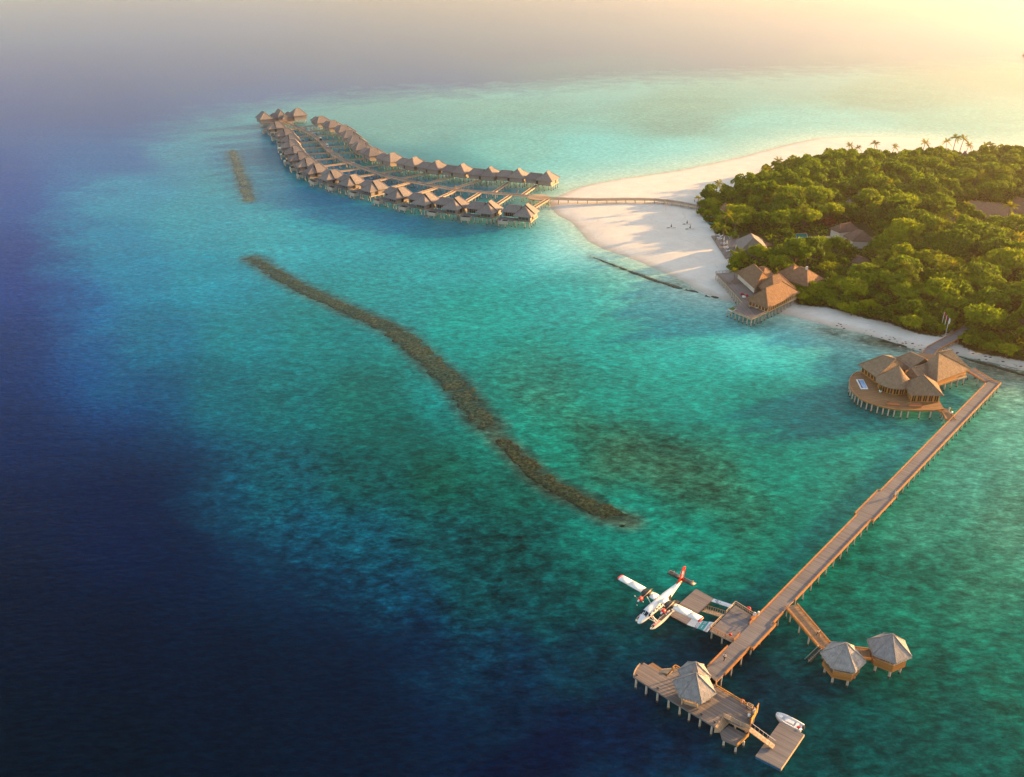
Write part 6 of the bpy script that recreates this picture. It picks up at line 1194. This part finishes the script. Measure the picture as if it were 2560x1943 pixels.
# points whose crown would stand between the camera and a building get a low tree
low = np.zeros(len(cand), bool)
for kp in KEEP[:7] + KEEP[9:11]:
    c = np.mean([tuple(p) for p in kp], 0); d = c / np.linalg.norm(c); rel = c - cand; al = rel @ d; ac = np.abs(rel @ np.array([-d[1], d[0]])); low |= (al > 0) & (al < 28) & (ac < 15)
for i in range(len(cand)):
    p = cand[i]; mind = 6.6 if ed_[i] > 12 else 5.6
    if low[i]: mind = 4.2
    if all((p[0] - q[0]) ** 2 + (p[1] - q[1]) ** 2 > (mind * mind) for q, *_ in sel): sel.append((p, ed_[i], low[i]))
sel.sort(key=lambda s: s[0][0] ** 2 + s[0][1] ** 2)
NT_ = 0; rest = []
LBL = {'south': ('low bushy broadleaf tree on the forest edge above the south beach', 'trees along the south beach edge'), 'west': ('broadleaf tree on the forest edge facing the white spit', 'trees on the forest edge facing the spit'), 'north': ('broadleaf tree on the far forest edge by the north beach', 'trees along the far beach edge'), 'mid': ('rounded broadleaf tree crowded in the forest interior', 'trees in the forest interior')}
for p, e, lo in sel:
    x, y = p; px, py = proj(np.array([[x, y, 1.5]])); px, py = px[0], py[0]
    zone = 'mid'
    if e < 13: zone = 'south' if py > 735 else ('west' if px < 1900 else ('north' if py < 470 else 'mid'))
    s = random.uniform(.62, 1.22); k = random.choice((0, 1, 2, 4, 5, 0, 2, 3))
    if zone == 'mid' and random.random() < .18: s *= 1.18
    if e < 6: k = random.choice((1, 3, 5)); s *= .8
    if zone == 'south': s *= .72
    if lo: k = random.choice((1, 3, 5)); s = random.uniform(.42, .62)
    if NT_ < 296: place(PROT, k, (x, y, 1.3), random.uniform(0, 6.28), s, LBL[zone][0], LBL[zone][1], s * random.uniform(.9, 1.12)); NT_ += 1
    else: rest.append((x, y, s, k))
t = tree_proto('broadleaf_tree', 'round rust-red tree behind the forest clearing', 'tree', 17, 3.6, 6.5, 1.2, 9, 1100, 'red_foliage'); q = W(2071, 574, 1.3); t.location = q
q = W(2465, 850, 1.3); place(PROT, 2, (q.x, q.y + 4, 1.2), 1.0, 1.0, 'broad pale-green dome tree right of the shore walkway, by the flagpoles')
print('trees', NT_, 'rest', len(rest))
if rest:   # the remaining far trees as one mass
    mb = MB(); rng = np.random.default_rng(5); cs, os_ = [], []
    for (x, y, s, k) in rest:
        for b in range(9):
            a = rng.uniform(0, 6.28); rr = 6 * s * math.sqrt(rng.uniform()) * .7; c = np.array([x + rr * math.cos(a), y + rr * math.sin(a), 1.3 + (4 + 5 * rng.uniform()) * s]); br = 2.3 * s
            v = rng.normal(size=(110, 3)); v[:, 2] = np.abs(v[:, 2]); v /= np.linalg.norm(v, axis=1)[:, None]; cs.append(c + v * br * rng.uniform(.8, 1.1, (110, 1))); os_.append(v)
    leaf_quads(mb, np.concatenate(cs), np.concatenate(os_), .75, 'foliage', rng); o = mb.build('far_woods'); tag(o, 'far tree tops merging into one canopy', None, None, 'stuff')
# --- shrubs
ns = 0
edge = [tuple(p) for p in FOREST]; n = len(edge); start = len(FOREST_PX) + 3
for i in range(start, n - 1):
    a_, b_ = Vector(edge[i]), Vector(edge[i + 1]); L = (b_ - a_).length; k = max(1, int(L / 2.6))
    for j in range(k):
        q = a_.lerp(b_, (j + random.random() * .8) / k); px, py = proj(np.array([[q.x, q.y, 1.5]]))
        if 2372 < px[0] < 2412 and 790 < py[0] < 860: continue
        if px[0] < 1870 and py[0] < 700 and random.random() < .55: continue
        lab, g_ = (('leafy green shrub spilling onto the south beach sand', 'shrubs along the south beach') if py[0] > 735 else ('leafy green shrub at the forest edge beside the white spit', 'shrubs along the spit'))
        place(SHR, ns, (q.x + random.uniform(-1.5, 1.5), q.y + random.uniform(-1.5, 1.5), 1.15), random.uniform(0, 6.28), random.uniform(.7, 1.25), lab, g_); ns += 1
q = W(2128, 787, 1.3); place(SHR, 0, q, .4, .85, 'lone brownish shrub standing free on the south beach'); q = W(2106, 778, 1.3); place(SHR, 1, q, 1.4, .8, 'shrub jutting from the forest edge left of the lone beach shrub')
# --- undergrowth filling the forest floor
rng = np.random.default_rng(9); m_ = 80000; c = rng.uniform([x0, y0], [x1, y1], (m_ * 3, 2)); c = c[inpoly(c[:, 0], c[:, 1], FOREST)]; px, py = proj(np.c_[c, np.full(len(c), 2.0)]); c = c[(px > 1650) & (px < 2700) & (py < 1000)]
k_ = np.ones(len(c), bool)
for kp in KEEP: k_ &= ~inpoly(c[:, 0], c[:, 1], kp)
c = c[k_][:m_]; zz = 1.4 + rng.uniform(0, 1, len(c)) ** 1.5 * 2.6 * np.clip(pdist(c[:, 0], c[:, 1], FOREST) / 6, .15, 1)
mb = MB(); up_ = np.tile(np.array([[0, 0, 1.0]]), (len(c), 1)); leaf_quads(mb, np.c_[c, zz], up_, .95, 'foliage', rng); o = mb.build('undergrowth'); tag(o, 'low green undergrowth between the trees', None, None, 'stuff')
# --- scattered beach rocks and wrack
mb = MB(); rng = np.random.default_rng(3); sh = [W(*p) for p in SHORE_PX[33:]]
for i in range(80):
    k = rng.integers(0, len(sh) - 1); q = sh[k].lerp(sh[k + 1], rng.uniform()); a = rng.uniform(-2.5, 6.5); q = q + Vector((rng.normal() * 1.0, a * .8, 0)); r = rng.uniform(.1, .38); z = ground_z(q.x, q.y)
    mb.loft([[Vector((q.x + r * f * 1.6 * math.cos(t * 1.047 + i), q.y + r * f * math.sin(t * 1.047 + i) * rng.uniform(.8, 1.2), z + r * h)) for t in range(6)] for f, h in ((1, -.2), (1.05, .15), (.6, .5))], 'purple_brown' if i % 3 else 'concrete', False)
o = mb.build('beach_rocks'); tag(o, 'dark stones and wrack scattered along the south shore', None, None, 'stuff')
# ================================================================== HAZE
HZ = 13800; hb = MB().box((0, 0, 59), (2 * HZ * 1.02, 2 * HZ * 1.02, 136), 'white_paint').build('haze'); tag(hb, 'warm sunset haze over the sea', None, None, 'stuff')
hm = bpy.data.materials.new('haze'); hm.use_nodes = True; hn = hm.node_tree; hn.nodes.remove(hn.nodes['Principled BSDF']); pvv = hn.nodes.new('ShaderNodeVolumePrincipled')
pvv.inputs['Color'].default_value = HAZE[1]; pvv.inputs['Density'].default_value = HAZE[0]; pvv.inputs['Anisotropy'].default_value = HAZE[2]
hn.links.new(pvv.outputs[0], hn.nodes['Material Output'].inputs['Volume']); hb.data.materials.clear(); hb.data.materials.append(hm)
